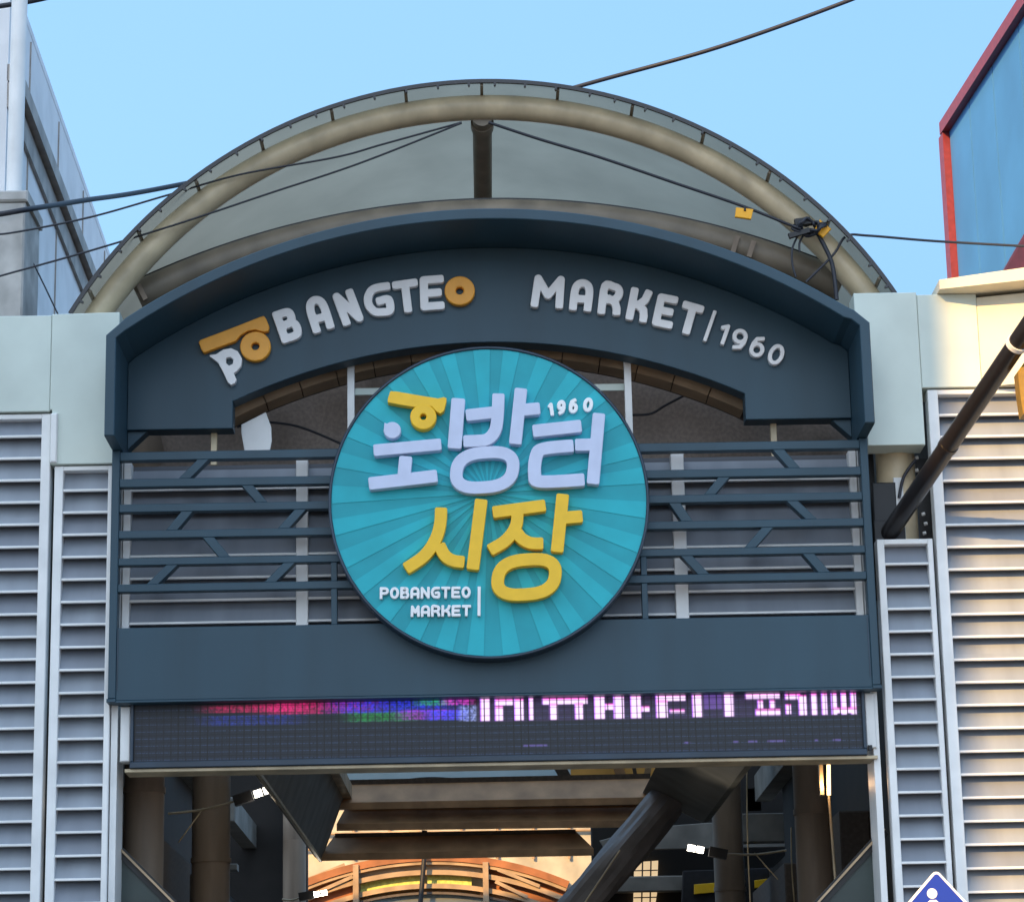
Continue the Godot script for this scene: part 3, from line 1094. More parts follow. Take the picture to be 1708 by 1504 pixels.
	for q in bays:
		var poly := PackedVector2Array()
		var ra: float = 576.0 - (tops[q[2]] - 1425.0)
		var rb: float = 576.0 - ((tops[q[3]] if q[3] < 5 else 1540.0) - 1425.0)
		for i in 9:
			var x := lerpf(q[0], q[1], i / 8.0) - 715.0
			poly.append(Vector2(ic.x + x * px, ic.y + sqrt(ra * ra - x * x) * px))
		for i in 9:
			var x := lerpf(q[1], q[0], i / 8.0) - 715.0
			poly.append(Vector2(ic.x + x * px, ic.y + sqrt(rb * rb - x * x) * px))
		s = st()
		pane(s, poly, zi - .1)
		obj("sheet", s, M[q[4]], iv)
	for q in [[594, 1424], [810, 1424]]:
		var x := spot(q[0], 1450, zi).x
		obj("post", slab(x - .06, x + .06, 3.5, ic.y + 560 * px, zi - .2, zi + .2, .01), M.board, iv)
	for q in [[505, 1470, 575, 1442], [520, 1492, 588, 1462], [830, 1450, 900, 1478], [826, 1470, 880, 1496]]:
		s = st()
		bar(s, spot(q[0], q[1], zi + .1), spot(q[2], q[3], zi + .1), .07, .07, Vector3.BACK)
		obj("slanting_bar", s, M.board, iv)
	s = st()
	pane(s, flat([[440, 1300], [1010, 1300], [1010, 1500], [480, 1500]], zi - .3), zi - .3)
	obj("upper_sheet", s, M.cream_sheet, iv)
	for q in [[[560, 1412], [610, 1395], [700, 1386]], [[840, 1384], [900, 1396], [960, 1412]]]:
		obj("upper_bar", pipe(curved([spot(q[0][0], q[0][1], zi - .2), spot(q[1][0], q[1][1], zi - .2), spot(q[2][0], q[2][1], zi - .2)], 8), .05, 8), M.tan, iv)
	for x in [470, 530, 590, 650, 770, 830, 890, 950, 1005]:
		obj("upper_bar", pipe([spot(x, 1300, zi - .22), spot(x, 1432, zi - .22)], .035, 6), M.board, iv)
	for yy in [1345, 1392, 1418]:
		obj("upper_bar", pipe([spot(440, yy, zi - .2), spot(1010, yy - 8, zi - .2)], .03, 6), M.board, iv)
	obj("hanger_rod", pipe([spot(708, 1425, zi + .3), spot(700, 1520, zi + .3)], .05, 8), M.black, iv)
	var hrod := obj("hanger_rod", pipe([spot(708, 1385, -13.6), spot(706, 1406, -13.6)], .04, 8), M.black, bm)
	hrod.set_meta("label", "short dark rod between the second and third beam")
	# dark end walls that narrow the alley behind the beams
	for q in [[260, 512, -22.0, "left"], [988, 1420, -18.0, "right"]]:
		var x0 := spot(q[0], 1450, q[2]).x
		var x1 := spot(q[1], 1450, q[2]).x
		var t := thing("cross_wall", "dark wall narrowing the alley on the %s beyond the cross beams" % q[3], "wall", Vector3((x0 + x1) * .5, 0, q[2] - .2))
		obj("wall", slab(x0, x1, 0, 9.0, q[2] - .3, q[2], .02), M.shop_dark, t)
		obj("ledge", slab(x0, x1, 5.35, 5.6, q[2] + .001, q[2] + .2, .02), M.haunch, t)
		if q[3] == "right":
			s = st()
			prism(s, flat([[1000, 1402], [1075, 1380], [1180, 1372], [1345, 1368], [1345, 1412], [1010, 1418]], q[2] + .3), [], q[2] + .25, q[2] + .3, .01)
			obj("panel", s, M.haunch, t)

	lamp(Vector3(0, 0, 0), [280, 1357], [398, 1334], [430, 1323], -6.4, "twin LED lamp lit on a thin bent arm from the left column", "left")
	lamp(Vector3(0, 0, 0), [470, 1500], [505, 1495], [528, 1491], -16.0, "small lit LED lamp low beside the third left column", "far")
	lamp(Vector3(0, 0, 0), [1312, 1418], [1205, 1424], [1168, 1417], -9.0, "small lit LED lamp on a thin arm from the right column", "right")

	# thin pipe at the right; sun glint added as glowing tube and light
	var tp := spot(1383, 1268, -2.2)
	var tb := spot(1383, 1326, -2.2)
	var tl := thing("glint_tube", "thin pipe with a sun glint painted as a glowing tube, inside the gate at the right", "lamp", Vector3(tb.x, tb.y, -2.2))
	obj("tube", pipe([tp + Vector3(0, .12, 0), tb], .02, 12), M.glint_glow, tl)
	obj("added_holder", slab(tb.x - .09, tb.x - .05, tb.y, tp.y + .2, -2.26, -2.18, .005), M.tube, tl)
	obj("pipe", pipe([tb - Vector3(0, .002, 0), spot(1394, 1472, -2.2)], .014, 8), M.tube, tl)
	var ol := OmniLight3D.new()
	ol.name = "added_glint_light"  # light added for the glint, no lamp hangs here
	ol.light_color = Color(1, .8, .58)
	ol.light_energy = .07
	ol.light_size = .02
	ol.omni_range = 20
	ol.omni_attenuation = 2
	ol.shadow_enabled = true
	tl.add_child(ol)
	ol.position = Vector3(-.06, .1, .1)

	# slanting glass wings at the foot of the opening
	for q in [[[200, 1420], [292, 1512], [292, 1530], [196, 1530], "left"], [[1476, 1386], [1362, 1512], [1362, 1530], [1486, 1530], "right"]]:
		var t := thing("glass_wing", "dark tinted glass wing with sloping rail low on the %s of the opening" % q[4], "glass panel", spot(q[0][0], 1520, -.5))
		s = st()
		prism(s, flat([q[0], q[1], q[2], q[3]], -.5), [], -.53, -.5, .003)
		obj("glass", s, M.tinted_glass, t)
		s = st()
		bar(s, spot(q[0][0], q[0][1], -.5), spot(q[1][0], q[1][1], -.5), .09, .05, Vector3.BACK)
		obj("rail", s, M.black, t)
		s = st()
		bar(s, spot(q[0][0], q[0][1] - 4, -.45), spot(q[1][0], q[1][1] - 4, -.45), .02, .02, Vector3.BACK)
		obj("rail_cap", s, M.tan, t)
	# window down the right side, sunlight painted as a glowing pane
	var wn := thing("sun_glow_window", "small cream window with grid bars between right columns, sunlight painted as glow", "window", spot(1080, 1500, -17.9))
	var wp := flat([[1056, 1530], [1058, 1452], [1070, 1437], [1098, 1435], [1096, 1490], [1090, 1530]], -17.9)
	s = st()
	prism(s, wp, [], -17.95, -17.9, 0)
	obj("pane", s, M.painted_sun_glow, wn)
	for x in [1072, 1086]:
		obj("bar", pipe([spot(x, 1436, -17.88), spot(x - 2, 1530, -17.88)], .012, 6), M.brown_dark, wn)
	for y in [1452, 1467, 1482, 1497]:
		obj("bar", pipe([spot(1057, y, -17.87), spot(1097, y - 1, -17.87)], .01, 6), M.brown_dark, wn)
	# yellow striped shop board
	var yb := thing("yellow_shop_board", "dark shop board with yellow bands behind the right columns", "sign", spot(1240, 1500, -17.4))
	s = st()
	prism(s, flat([[1140, 1452], [1320, 1446], [1330, 1540], [1136, 1540]], -17.4), [], -17.6, -17.4, .01)
	obj("board", s, M.dark, yb)
	for q in [[[1158, 1475], [1192, 1472], [1192, 1488], [1158, 1491]], [[1232, 1469], [1243, 1468], [1243, 1482], [1232, 1483]], [[1259, 1468], [1290, 1464], [1301, 1478], [1259, 1481]], [[1262, 1500], [1309, 1496], [1316, 1512], [1262, 1512]], [[1232, 1502], [1244, 1501], [1244, 1512], [1232, 1512]]]:
		s = st()
		prism(s, flat(q, -17.35), [], -17.39, -17.35, .004)
		obj("yellow_band", s, M.yellow, yb)
	# thin hanging cords
	for q in [[1246, 1275, 1252, 1510, -10.0, "right of the far column"], [1320, 1380, 1326, 1512, -12.0, "behind the near right column"]]:
		var cd := obj("hanging_cord", pipe(curved([spot(q[0], q[1], q[4]), spot((q[0] + q[2]) * .5 - 2, (q[1] + q[3]) * .5, q[4]), spot(q[2], q[3], q[4])], 8), .01, 6), M.tube)
		tag(cd, "thin pale cord hanging down %s in the arcade" % q[5], "cord")
	# dim upper storey pieces between the columns
	for q in [[330, 1440, 395, 1452, -16.0, "left"], [1205, 1355, 1330, 1405, -16.0, "right"]]:
		var p0 := spot(q[0], q[3], q[4])
		var p1 := spot(q[2], q[1], q[4])
		var o := obj("grey_beam", slab(p0.x, p1.x, p0.y, p1.y, q[4] - .3, q[4], .01), M.haunch)
		tag(o, "dim grey beam between the columns on the %s side of the arcade" % q[5], "beam")

func lamp(_o: Vector3, from: Array, elbow: Array, tip: Array, z: float, label: String, _where: String) -> void:
	var a := spot(from[0], from[1], z)
	var e := spot(elbow[0], elbow[1], z)
	var p := spot(tip[0], tip[1], z)
	var t := thing("led_lamp", label, "lamp", a, "LED lamps in the arcade")
	var mid := a.lerp(e, .5) + Vector3(0, -.03, 0)
	obj("arm", pipe(curved([a, mid, e], 6), .014, 8), M.tube, t)
	obj("stay", pipe([mid + Vector3(0, .02, 0), a.lerp(mid, .3) - Vector3(0, .35, 0)], .008, 6), M.tube, t)
	var d := (p - e).normalized()
	var s := st()
	bar(s, e - d * .06, e + d * .17, .13, .12)
	obj("housing", s, M.black, t)
	for k in 2:
		s = st()
		var c := p + d * (k * .115)
		bar(s, c - d * .045, c + d * .045, .08, .075)
		obj("led_pad", s, M.lamp_glow, t)
	var l := OmniLight3D.new()
	l.name = "lamp_light"
	l.light_color = Color(1, .95, .86)
	l.light_energy = .16
	l.light_size = .05
	l.omni_range = 30
	l.omni_attenuation = 2
	l.shadow_enabled = true
	t.add_child(l)
	l.position = p + d * .05 + Vector3(0, -.09, .06) - a

# ---------------------------------------------------------------- the gate's front
const ZP := 0.15
const ZS := -0.15
func arc_y(x: float, apex: float, r: float) -> float:
	return apex - r + sqrt(r * r - x * x)

func build_gate() -> void:
	# hood of the arch sign: an open frame that stands out 0.55 m from the sign panel
	var g := thing("arch_sign", "navy arched sign with deep hood and raised market lettering", "sign", Vector3(0, 8.05, .15))
	var R := 6.75
	var ap := 10.245
	var out := PackedVector2Array()
	var inn := PackedVector2Array()
	var w := .095
	out.append_array([Vector2(-3.6, 8.055), Vector2(-3.6, 9.04), Vector2(-3.46, 9.165)])
	for i in 49:
		var x := lerpf(-3.42, 3.42, i / 48.0)
		var y := arc_y(x, ap, 6.15)
		if y > 9.17:
			out.append(Vector2(x, y))
	out.append_array([Vector2(3.5, 9.165), Vector2(3.64, 9.04), Vector2(3.64, 8.055)])
	inn.append_array([Vector2(-3.6 + w, 8.055), Vector2(-3.6 + w, 9.01), Vector2(-3.43, 9.075)])
	for i in 49:
		var x := lerpf(-3.36, 3.40, i / 48.0)
		var y := arc_y(x, ap - .105, 6.05)
		if y > 9.09:
			inn.append(Vector2(x, y))
	inn.append_array([Vector2(3.47, 9.075), Vector2(3.64 - w, 9.01), Vector2(3.64 - w, 8.055)])
	var ring := PackedVector2Array(out)
	var rev := PackedVector2Array(inn)
	rev.reverse()
	ring.append_array(rev)
	var s := st()
	prism(s, ring, [], -.4, .7, .008)
	obj("hood", s, M.navy, g)
	# sign panel: arched band with a leg at each end
	var p := PackedVector2Array()
	p.append_array([Vector2(-2.477, 8.333), Vector2(-2.477, 8.609)])
	for i in 31:
		var x := lerpf(-2.47, 2.505, i / 30.0)
		p.append(Vector2(x, arc_y(x - .01, 9.162, 5.82)))
	p.append_array([Vector2(2.512, 8.588), Vector2(2.512, 8.333), Vector2(3.64 - w - .002, 8.333), Vector2(3.64 - w - .002, 9.005)])
	var top := PackedVector2Array(inn)
	top.reverse()
	for q in top:
		if q.y > 9.02:
			p.append(Vector2(q.x, q.y - .002))
	p.append_array([Vector2(-3.6 + w + .002, 9.005), Vector2(-3.6 + w + .002, 8.333)])
	s = st()
	prism(s, p, [], -.38, ZS, .006)
	obj("sign_panel", s, M.navy, g)
	for q in [-1, 1]:
		var x := -3.6 + w + .003 if q < 0 else 3.64 - w - .003
		s = st()
		prism(s, PackedVector2Array([Vector2(x, 8.33), Vector2(x - q * .19, 8.33), Vector2(x, 8.15)]), [], -.36, -.2, .004)
		obj("gusset", s, M.navy, g)
	# lower frame: posts, lattice rails, slanting braces, solid panel
	var f := thing("lattice_frame", "navy lattice screen with slanting braces over a solid navy panel", "lattice", Vector3(0, 5.64, .1))
	obj("post", slab(-3.6, -3.525, 5.66, 8.052, -.02, ZP, .006), M.navy, f)
	obj("post", slab(3.565, 3.64, 5.66, 8.052, -.02, ZP, .006), M.navy, f)
	obj("lower_panel", slab(-3.523, 3.563, 5.64, 6.327, -.06, ZP - .003, .004), M.navy, f)
	obj("edge_plate", slab(-3.612, -3.525, 5.625, 5.658, -.06, ZP, .004), M.navy, f)
	obj("edge_plate", slab(3.565, 3.652, 5.625, 5.658, -.06, ZP, .004), M.navy, f)
	obj("bottom_lip", slab(-3.523, 3.563, 5.615, 5.637, -.06, ZP + .012, .004), M.navy, f)
	var ys := [[7.952, 8.035], [7.69, 7.77], [7.445, 7.522], [7.19, 7.265], [6.928, 6.997], [6.672, 6.746]]
	for q in ys:
		obj("rail", slab(-3.523, 3.563, q[0], q[1], .04, ZP - .004, .005), M.navy, f)
	var br := [[337, 767, 306, 798, 0], [414, 811, 439, 840, 1], [311, 853, 286, 883, 2], [499, 851, 472, 881, 2], [348, 897, 374, 928, 3], [286, 942, 255, 972, 4], [479, 941, 450, 970, 4],
		[1296, 746, 1325, 779, 0], [1212, 791, 1185, 823, 1], [1124, 836, 1146, 868, 2], [1320, 833, 1353, 864, 2], [1282, 878, 1253, 911, 3], [1146, 927, 1175, 958, 4], [1349, 923, 1376, 954, 4]]
	for q in br:
		var a := spot(q[0], q[1], ZP)
		var b := spot(q[2], q[3], ZP)
		var y1: float = ys[q[4]][0] + .001
		var y0: float = ys[q[4] + 1][1] - .001
		var k := (b.x - a.x) / (b.y - a.y)
		var xa := a.x + (y1 - a.y) * k
		var xb := a.x + (y0 - a.y) * k
		s = st()
		prism(s, PackedVector2Array([Vector2(xa - .055, y1), Vector2(xa + .055, y1), Vector2(xb + .055, y0), Vector2(xb - .055, y0)]), [], .02, ZP - .008, .004)
		obj("brace", s, M.navy, f)
	for q in [[557, 942], [1076, 925]]:
		var x := spot(q[0], 1000, ZP).x
		obj("mullion", slab(x - .028, x + .028, 6.328, 6.671, .03, ZP - .01, .004), M.navy, f)
		obj("mullion", slab(x - .028, x + .028, 6.747, 6.927, .03, ZP - .01, .004), M.navy, f)
	for x in [-3.515, 3.548]:
		obj("seam", slab(x - .004, x + .004, 5.74, 6.31, ZP - .003, ZP + .003, 0), M.rim_navy, f)
	# louvre box behind the lattice
	var t := thing("louvre_panel", "long louvre panel of grey slats behind the navy lattice", "louvre", Vector3(0, 6.0, -.12), "white framed louvre panels beside the gate")
	var z := -.12
	for q in [[-3.52, -3.45], [-1.86, -1.745], [1.765, 1.89], [3.49, 3.56]]:
		obj("frame_post", slab(q[0], q[1], 6.0, 8.0, z - .15, z, .006), M.white_metal, t)
	obj("backing", slab(-3.45, 3.49, 6.0, 8.0, z - .2, z - .18, 0), M.slat_back, t)
	var lips := spot(300, 965, z).y
	for bay in [[-3.45, -1.86], [-1.745, 1.765], [1.89, 3.49]]:
		var m := slat_mesh(bay[1] - bay[0], .2178)
		for k in range(-1, 8):
			var y := lips - .2178 * 2 + .2178 * k
			if y < 7.75:
				put("slat", m, null, t, Vector3((bay[0] + bay[1]) * .5, y, z - .02))
	obj("side_wall", slab(-3.59, -3.53, 3.0, 8.0, -.5, -.05, 0), M.white_metal, t)
	obj("side_wall", slab(3.57, 3.63, 3.0, 8.0, -.5, -.05, 0), M.white_metal, t)

# ---------------------------------------------------------------- raised letters on the arch
func build_lettering() -> void:
	var g := get_node("arch_sign")
	var z0 := ZS
	var z1 := ZS + .065
	var k := 3.05
	# orange ladle mark: bar and ring
	var bar_px := [[98, 470], [108, 458], [300, 385], [405, 343], [430, 336], [441, 352], [456, 388], [453, 412], [430, 418], [385, 406], [345, 413], [310, 435], [285, 464], [122, 524], [112, 508]]
	var s := st()
	var p := PackedVector2Array(mm(bar_px, z0, 300, 420, k))
	prism(s, metres(round_off(p, 14.0)), [], z0 + .002, z1 + .01, .006)
	obj("emblem_bar", s, M.orange, g, "orange ladle-shaped bar before the lettering")
	ring_mark(g, "emblem_ring", 300 + 386 / k, 420 + 490 / k, 78 / k, 20 / k, z0, z1 + .01, M.orange, "orange ring under the ladle-shaped bar")
	ring_mark(g, "emblem_ring", 300 + 1424 / k, 420 + 208 / k, 77 / k, 20 / k, z0, z1 + .01, M.orange, "orange ring that stands for the last O")
	# small P below the mark
	var p_out := PackedVector2Array(mm([[146, 534], [186, 530], [222, 506], [262, 499], [296, 514], [318, 552], [314, 588], [293, 614], [276, 626], [290, 658], [282, 676], [262, 686], [246, 672], [222, 620], [196, 572]], z0, 300, 420, k))
	var p_in := PackedVector2Array(mm([[236, 548], [258, 543], [274, 556], [272, 578], [252, 588], [236, 574]], z0, 300, 420, k))
	s = st()
	prism(s, metres(round_off(p_out, 9.0)), [metres(round_off(p_in, 6.0))], z0, z1, .006)
	obj("letter", s, M.white_letter, g, "small white letter P under the orange mark")
	var rows := [["B", 530, 475, 628, 442, 474, 316], ["A", 688, 426, 784, 396, 632, 250], ["N", 840, 387, 934, 360, 778, 222], ["G", 958, 346, 1084, 328, 936, 180], ["T", 1106, 326, 1220, 310, 1086, 160], ["E", 1232, 309, 1340, 301, 1227, 134]]
	for r in rows:
		one_letter(g, r, 300, 420, k, .082, z0, z1, null, .075)
	k = 2.755
	rows = [["M", 122, 262, 272, 270, 138, 112], ["A", 298, 276, 402, 284, 315, 130], ["R", 428, 293, 534, 302, 450, 146], ["K", 557, 317, 656, 336, 586, 168], ["E", 677, 345, 772, 364, 710, 196], ["T", 786, 372, 884, 400, 826, 230]]
	for r in rows:
		one_letter(g, r, 840, 420, k, .079, z0, z1)
	letter(g, "letter_bar", [mm([[971, 278], [922, 418]], z0, 840, 420, k)], 36.0, 10.0, z0, z1, M.white_letter, "thin slanting white bar between the words and the year")
	rows = [["1", 968, 422, 1026, 442, 1000, 330], ["9", 1032, 446, 1100, 468, 1062, 352], ["6", 1118, 480, 1184, 500, 1150, 386], ["0", 1200, 514, 1268, 536, 1234, 422]]
	for r in rows:
		one_letter(g, r, 840, 420, k, .040, z0, z1)

func one_letter(parent: Node, r: Array, ox: float, oy: float, k: float, w: float, z0: float, z1: float, m: Material = null, widen := 0.0) -> void:
	var bl := v2(spot(ox + r[1] / k, oy + r[2] / k, z0))
	var br := v2(spot(ox + r[3] / k, oy + r[4] / k, z0))
	var tl := v2(spot(ox + r[5] / k, oy + r[6] / k, z0))
	var more := (br - bl) * widen
	bl -= more
	br += more
	tl -= more
	letter(parent, "letter" if r[0] > "9" else "digit", laid(r[0], bl, br, tl, w * 1000.0), w * 1000.0, w * 300.0, z0, z1, M.white_letter if m == null else m, "white raised %s %s" % ["letter" if r[0] > "9" else "digit", r[0]], Geometry2D.END_SQUARE)

func ring_mark(parent: Node, called: String, x: float, y: float, r: float, hole: float, z0: float, z1: float, m: Material, label: String) -> void:
	var c := v2(spot(x, y, z0))
	var per := spot(x + 1.0, y, z0).x - c.x
	var o := PackedVector2Array()
	var i := PackedVector2Array()
	for n in 48:
		var a := TAU * n / 48
		o.append(c + Vector2(cos(a), sin(a)) * r * per)
		i.append(c + Vector2(cos(a), sin(a)) * hole * per)
	var s := st()
	prism(s, o, [i], z0 + .001, z1, .008)
	obj(called, s, m, parent, label)

# ---------------------------------------------------------------- round sign
func build_round_sign() -> void:
	var zf := .36
	var c := spot(815.5, 834, zf)
	var cc := Vector2(c.x, c.y)
	var R := spot(1083.5, 834, zf).x - c.x
	var g := thing("round_sign", "round teal market sign with sunburst and raised Korean lettering", "sign", Vector3(c.x, c.y - R, ZP))
	var o := PackedVector2Array()
	var i := PackedVector2Array()
	for n in 120:
		var a := TAU * n / 120
		o.append(cc + Vector2(cos(a), sin(a)) * R)
		i.append(cc + Vector2(cos(a), sin(a)) * (R - .028))
	var s := st()
	prism(s, o, [i], ZP + .002, zf, .008)
	obj("rim", s, M.rim_navy, g)
	# sunburst: two sets of rays, the lighter ones a thin film proud of the darker face
	var mid := v2(spot(814, 822, zf))
	var zd := zf - .018
	var face := st()
	prism(face, i, [], zd - .03, zd, 0)
	obj("face", face, M.teal, g)
	var light := st()
	var rng := RandomNumberGenerator.new()
	rng.seed = 12
	var a := .03
	for n in 29:
		var step := TAU / 29.0
		var a0 := a + step * n + rng.randf_range(-.02, .02)
		var a1 := a0 + step * rng.randf_range(.46, .56)
		var q := PackedVector2Array()
		q.append(mid + Vector2(cos((a0 + a1) * .5), sin((a0 + a1) * .5)) * .02)
		for m in 5:
			var b := lerpf(a0, a1, m / 4.0)
			var d := Vector2(cos(b), sin(b))
			var off := mid - cc
			var bb := off.dot(d)
			q.append(mid + d * (-bb + sqrt(bb * bb - off.length_squared() + (R - .032) * (R - .032))))
		prism(light, q, [], zd + .001, zd + .005, 0)
	obj("sunburst_rays", light, M.teal_light, g)
	# Korean letters, measured strokes
	var z0 := zd
	var z1 := zf + .085
	var k := 2.734
	var W := 1.0 / k * (spot(816.5, 834, zf).x - spot(815.5, 834, zf).x) * 1000.0
	var y := func(name_: String, strokes: Array, w: float, m: Material, label: String):
		var all := []
		for q in strokes:
			all.append(mm(q, z1, 540, 560, k))
		letter(g, name_, all, w * W, w * W * .16, z0, z1, m, label)
	var bar_px := [[303, 252], [330, 253], [440, 272], [520, 285], [548, 279], [560, 284], [558, 305], [548, 342], [532, 354], [515, 346], [492, 322], [455, 314], [425, 326], [360, 316], [291, 303], [292, 285]]
	s = st()
	prism(s, metres(round_off(PackedVector2Array(mm(bar_px, z1, 540, 560, k)), 9.0)), [], z0, z1, .006)
	obj("emblem_bar", s, M.yellow, g, "yellow ladle-shaped bar above the first syllable")
	ring_mark(g, "emblem_ring", 540 + 455 / k, 560 + 382 / k, 60 / k, 14 / k, z0, z1 + .004, M.yellow, "yellow ring under the ladle-shaped bar")
	var dot := []
	for n in 20:
		var t := TAU * n / 20.0
		var rr := 40.0
		dot.append([312 + rr * cos(t), 430 + rr * .95 * sin(t)])
	dot[12] = [276, 396]
	s = st()
	prism(s, metres(PackedVector2Array(mm(dot, z1, 540, 560, k))), [], z0, z1, .006)
	obj("syllable", s, M.lilac_letter, g, "pale dot of the first syllable")
	y.call("syllable", [[[226, 522], [536, 494]]], 56.0, M.lilac_letter, "upper bar of the first syllable")
	y.call("syllable", [[[204, 674], [518, 638]], [[374, 548], [364, 655]]], 60.0, M.lilac_letter, "foot and stem of the first syllable")
	y.call("syllable", [[[614, 284], [596, 514]]], 64.0, M.lilac_letter, "left stroke of the second syllable")
	y.call("syllable", [curved_px([[797, 262], [793, 360], [782, 430], [748, 470], [700, 478], [636, 480]]), [[648, 362], [795, 346]]], 57.0, M.lilac_letter, "hooked stroke of the second syllable")
	y.call("syllable", [[[900, 238], [873, 494]], [[895, 338], [987, 330]]], 58.0, M.lilac_letter, "upright stroke with tick of the second syllable")
	y.call("syllable", [stadium(734, 611, 129, 80, 44)], 58.0, M.lilac_letter, "ring of the second syllable")
	y.call("syllable", [[[953, 434], [1176, 410]]], 60.0, M.lilac_letter, "top bar of the third syllable")
	y.call("syllable", [curved_px([[1140, 500], [1005, 514], [970, 545], [962, 630], [990, 664], [1190, 655]])], 60.0, M.lilac_letter, "open curve of the third syllable")
	y.call("syllable", [[[1256, 352], [1228, 676]], [[1146, 497], [1245, 495]]], 58.0, M.lilac_letter, "upright stroke of the third syllable")
	y.call("syllable", [curved_px([[535, 782], [530, 860], [506, 935], [455, 1005], [372, 1062]]), curved_px([[525, 950], [552, 1000], [590, 1024], [642, 1031]])], 56.0, M.yellow, "yellow branching stroke of the fourth syllable")
	y.call("syllable", [[[719, 744], [679, 1066]]], 58.0, M.yellow, "yellow upright stroke of the fourth syllable")
	y.call("syllable", [[[770, 804], [1012, 772]], curved_px([[884, 800], [876, 868], [830, 932], [755, 978]]), curved_px([[880, 895], [905, 925], [945, 944], [1002, 946]])], 56.0, M.yellow, "yellow roofed strokes of the fifth syllable")
	y.call("syllable", [[[1091, 720], [1064, 986]], [[1085, 830], [1181, 822]]], 58.0, M.yellow, "yellow upright stroke with tick of the fifth syllable")
	y.call("syllable", [stadium(925, 1099, 131, 80, 40)], 58.0, M.yellow, "yellow ring of the fifth syllable")
	# small writing
	var rows := [["1", 1026, 371, 1056, 368, 1018, 312], ["9", 1062, 366, 1102, 362, 1064, 300], ["6", 1116, 361, 1158, 356, 1118, 294], ["0", 1180, 355, 1226, 349, 1184, 290]]
	for r in rows:
		one_letter(g, r, 540, 560, k, W * .017, z0, zf + .03)
	var word := "POBANGTEO"
	for n in word.length():
		var x := 255.0 + n * 46.6
		one_letter(g, [word[n], x, 1204.0 - n * .6, x + 42.0, 1204.0 - n * .6, x + 1.0, 1150.0 - n * .4], 540, 560, k, W * .0125, z0, zf + .03)
	word = "MARKET"
	for n in word.length():
		var x := 396.0 + n * 46.6
		one_letter(g, [word[n], x, 1286.0 - n * .6, x + 42.0, 1285.0 - n * .6, x + 1.0, 1233.0 - n * .4], 540, 560, k, W * .0125, z0, zf + .03)
	letter(g, "letter_bar", [mm([[709, 1147], [708, 1281]], z0, 540, 560, k)], W * 14.0, 4.0, z0, zf + .03, M.white_letter, "thin white upright bar beside the small words")

func curved_px(px: Array) -> Array:
	var v := []
	for p in px:
		v.append(Vector2(p[0], p[1]))
	var out := []
	for p in curved(v, 6):
		out.append([p.x, p.y])
	return out

# slanted rounded ring in the lettering's own axes
func stadium(cx: float, cy: float, a: float, b: float, n: int) -> Array:
	var out := []
	for i in n + 1:
		var t := TAU * (i % n) / n
		var x := a * signf(cos(t)) * pow(absf(cos(t)), .72)
		var yv := b * signf(sin(t)) * pow(absf(sin(t)), .8)
		out.append([cx + x - yv * .12, cy + yv - x * .06])
	return out

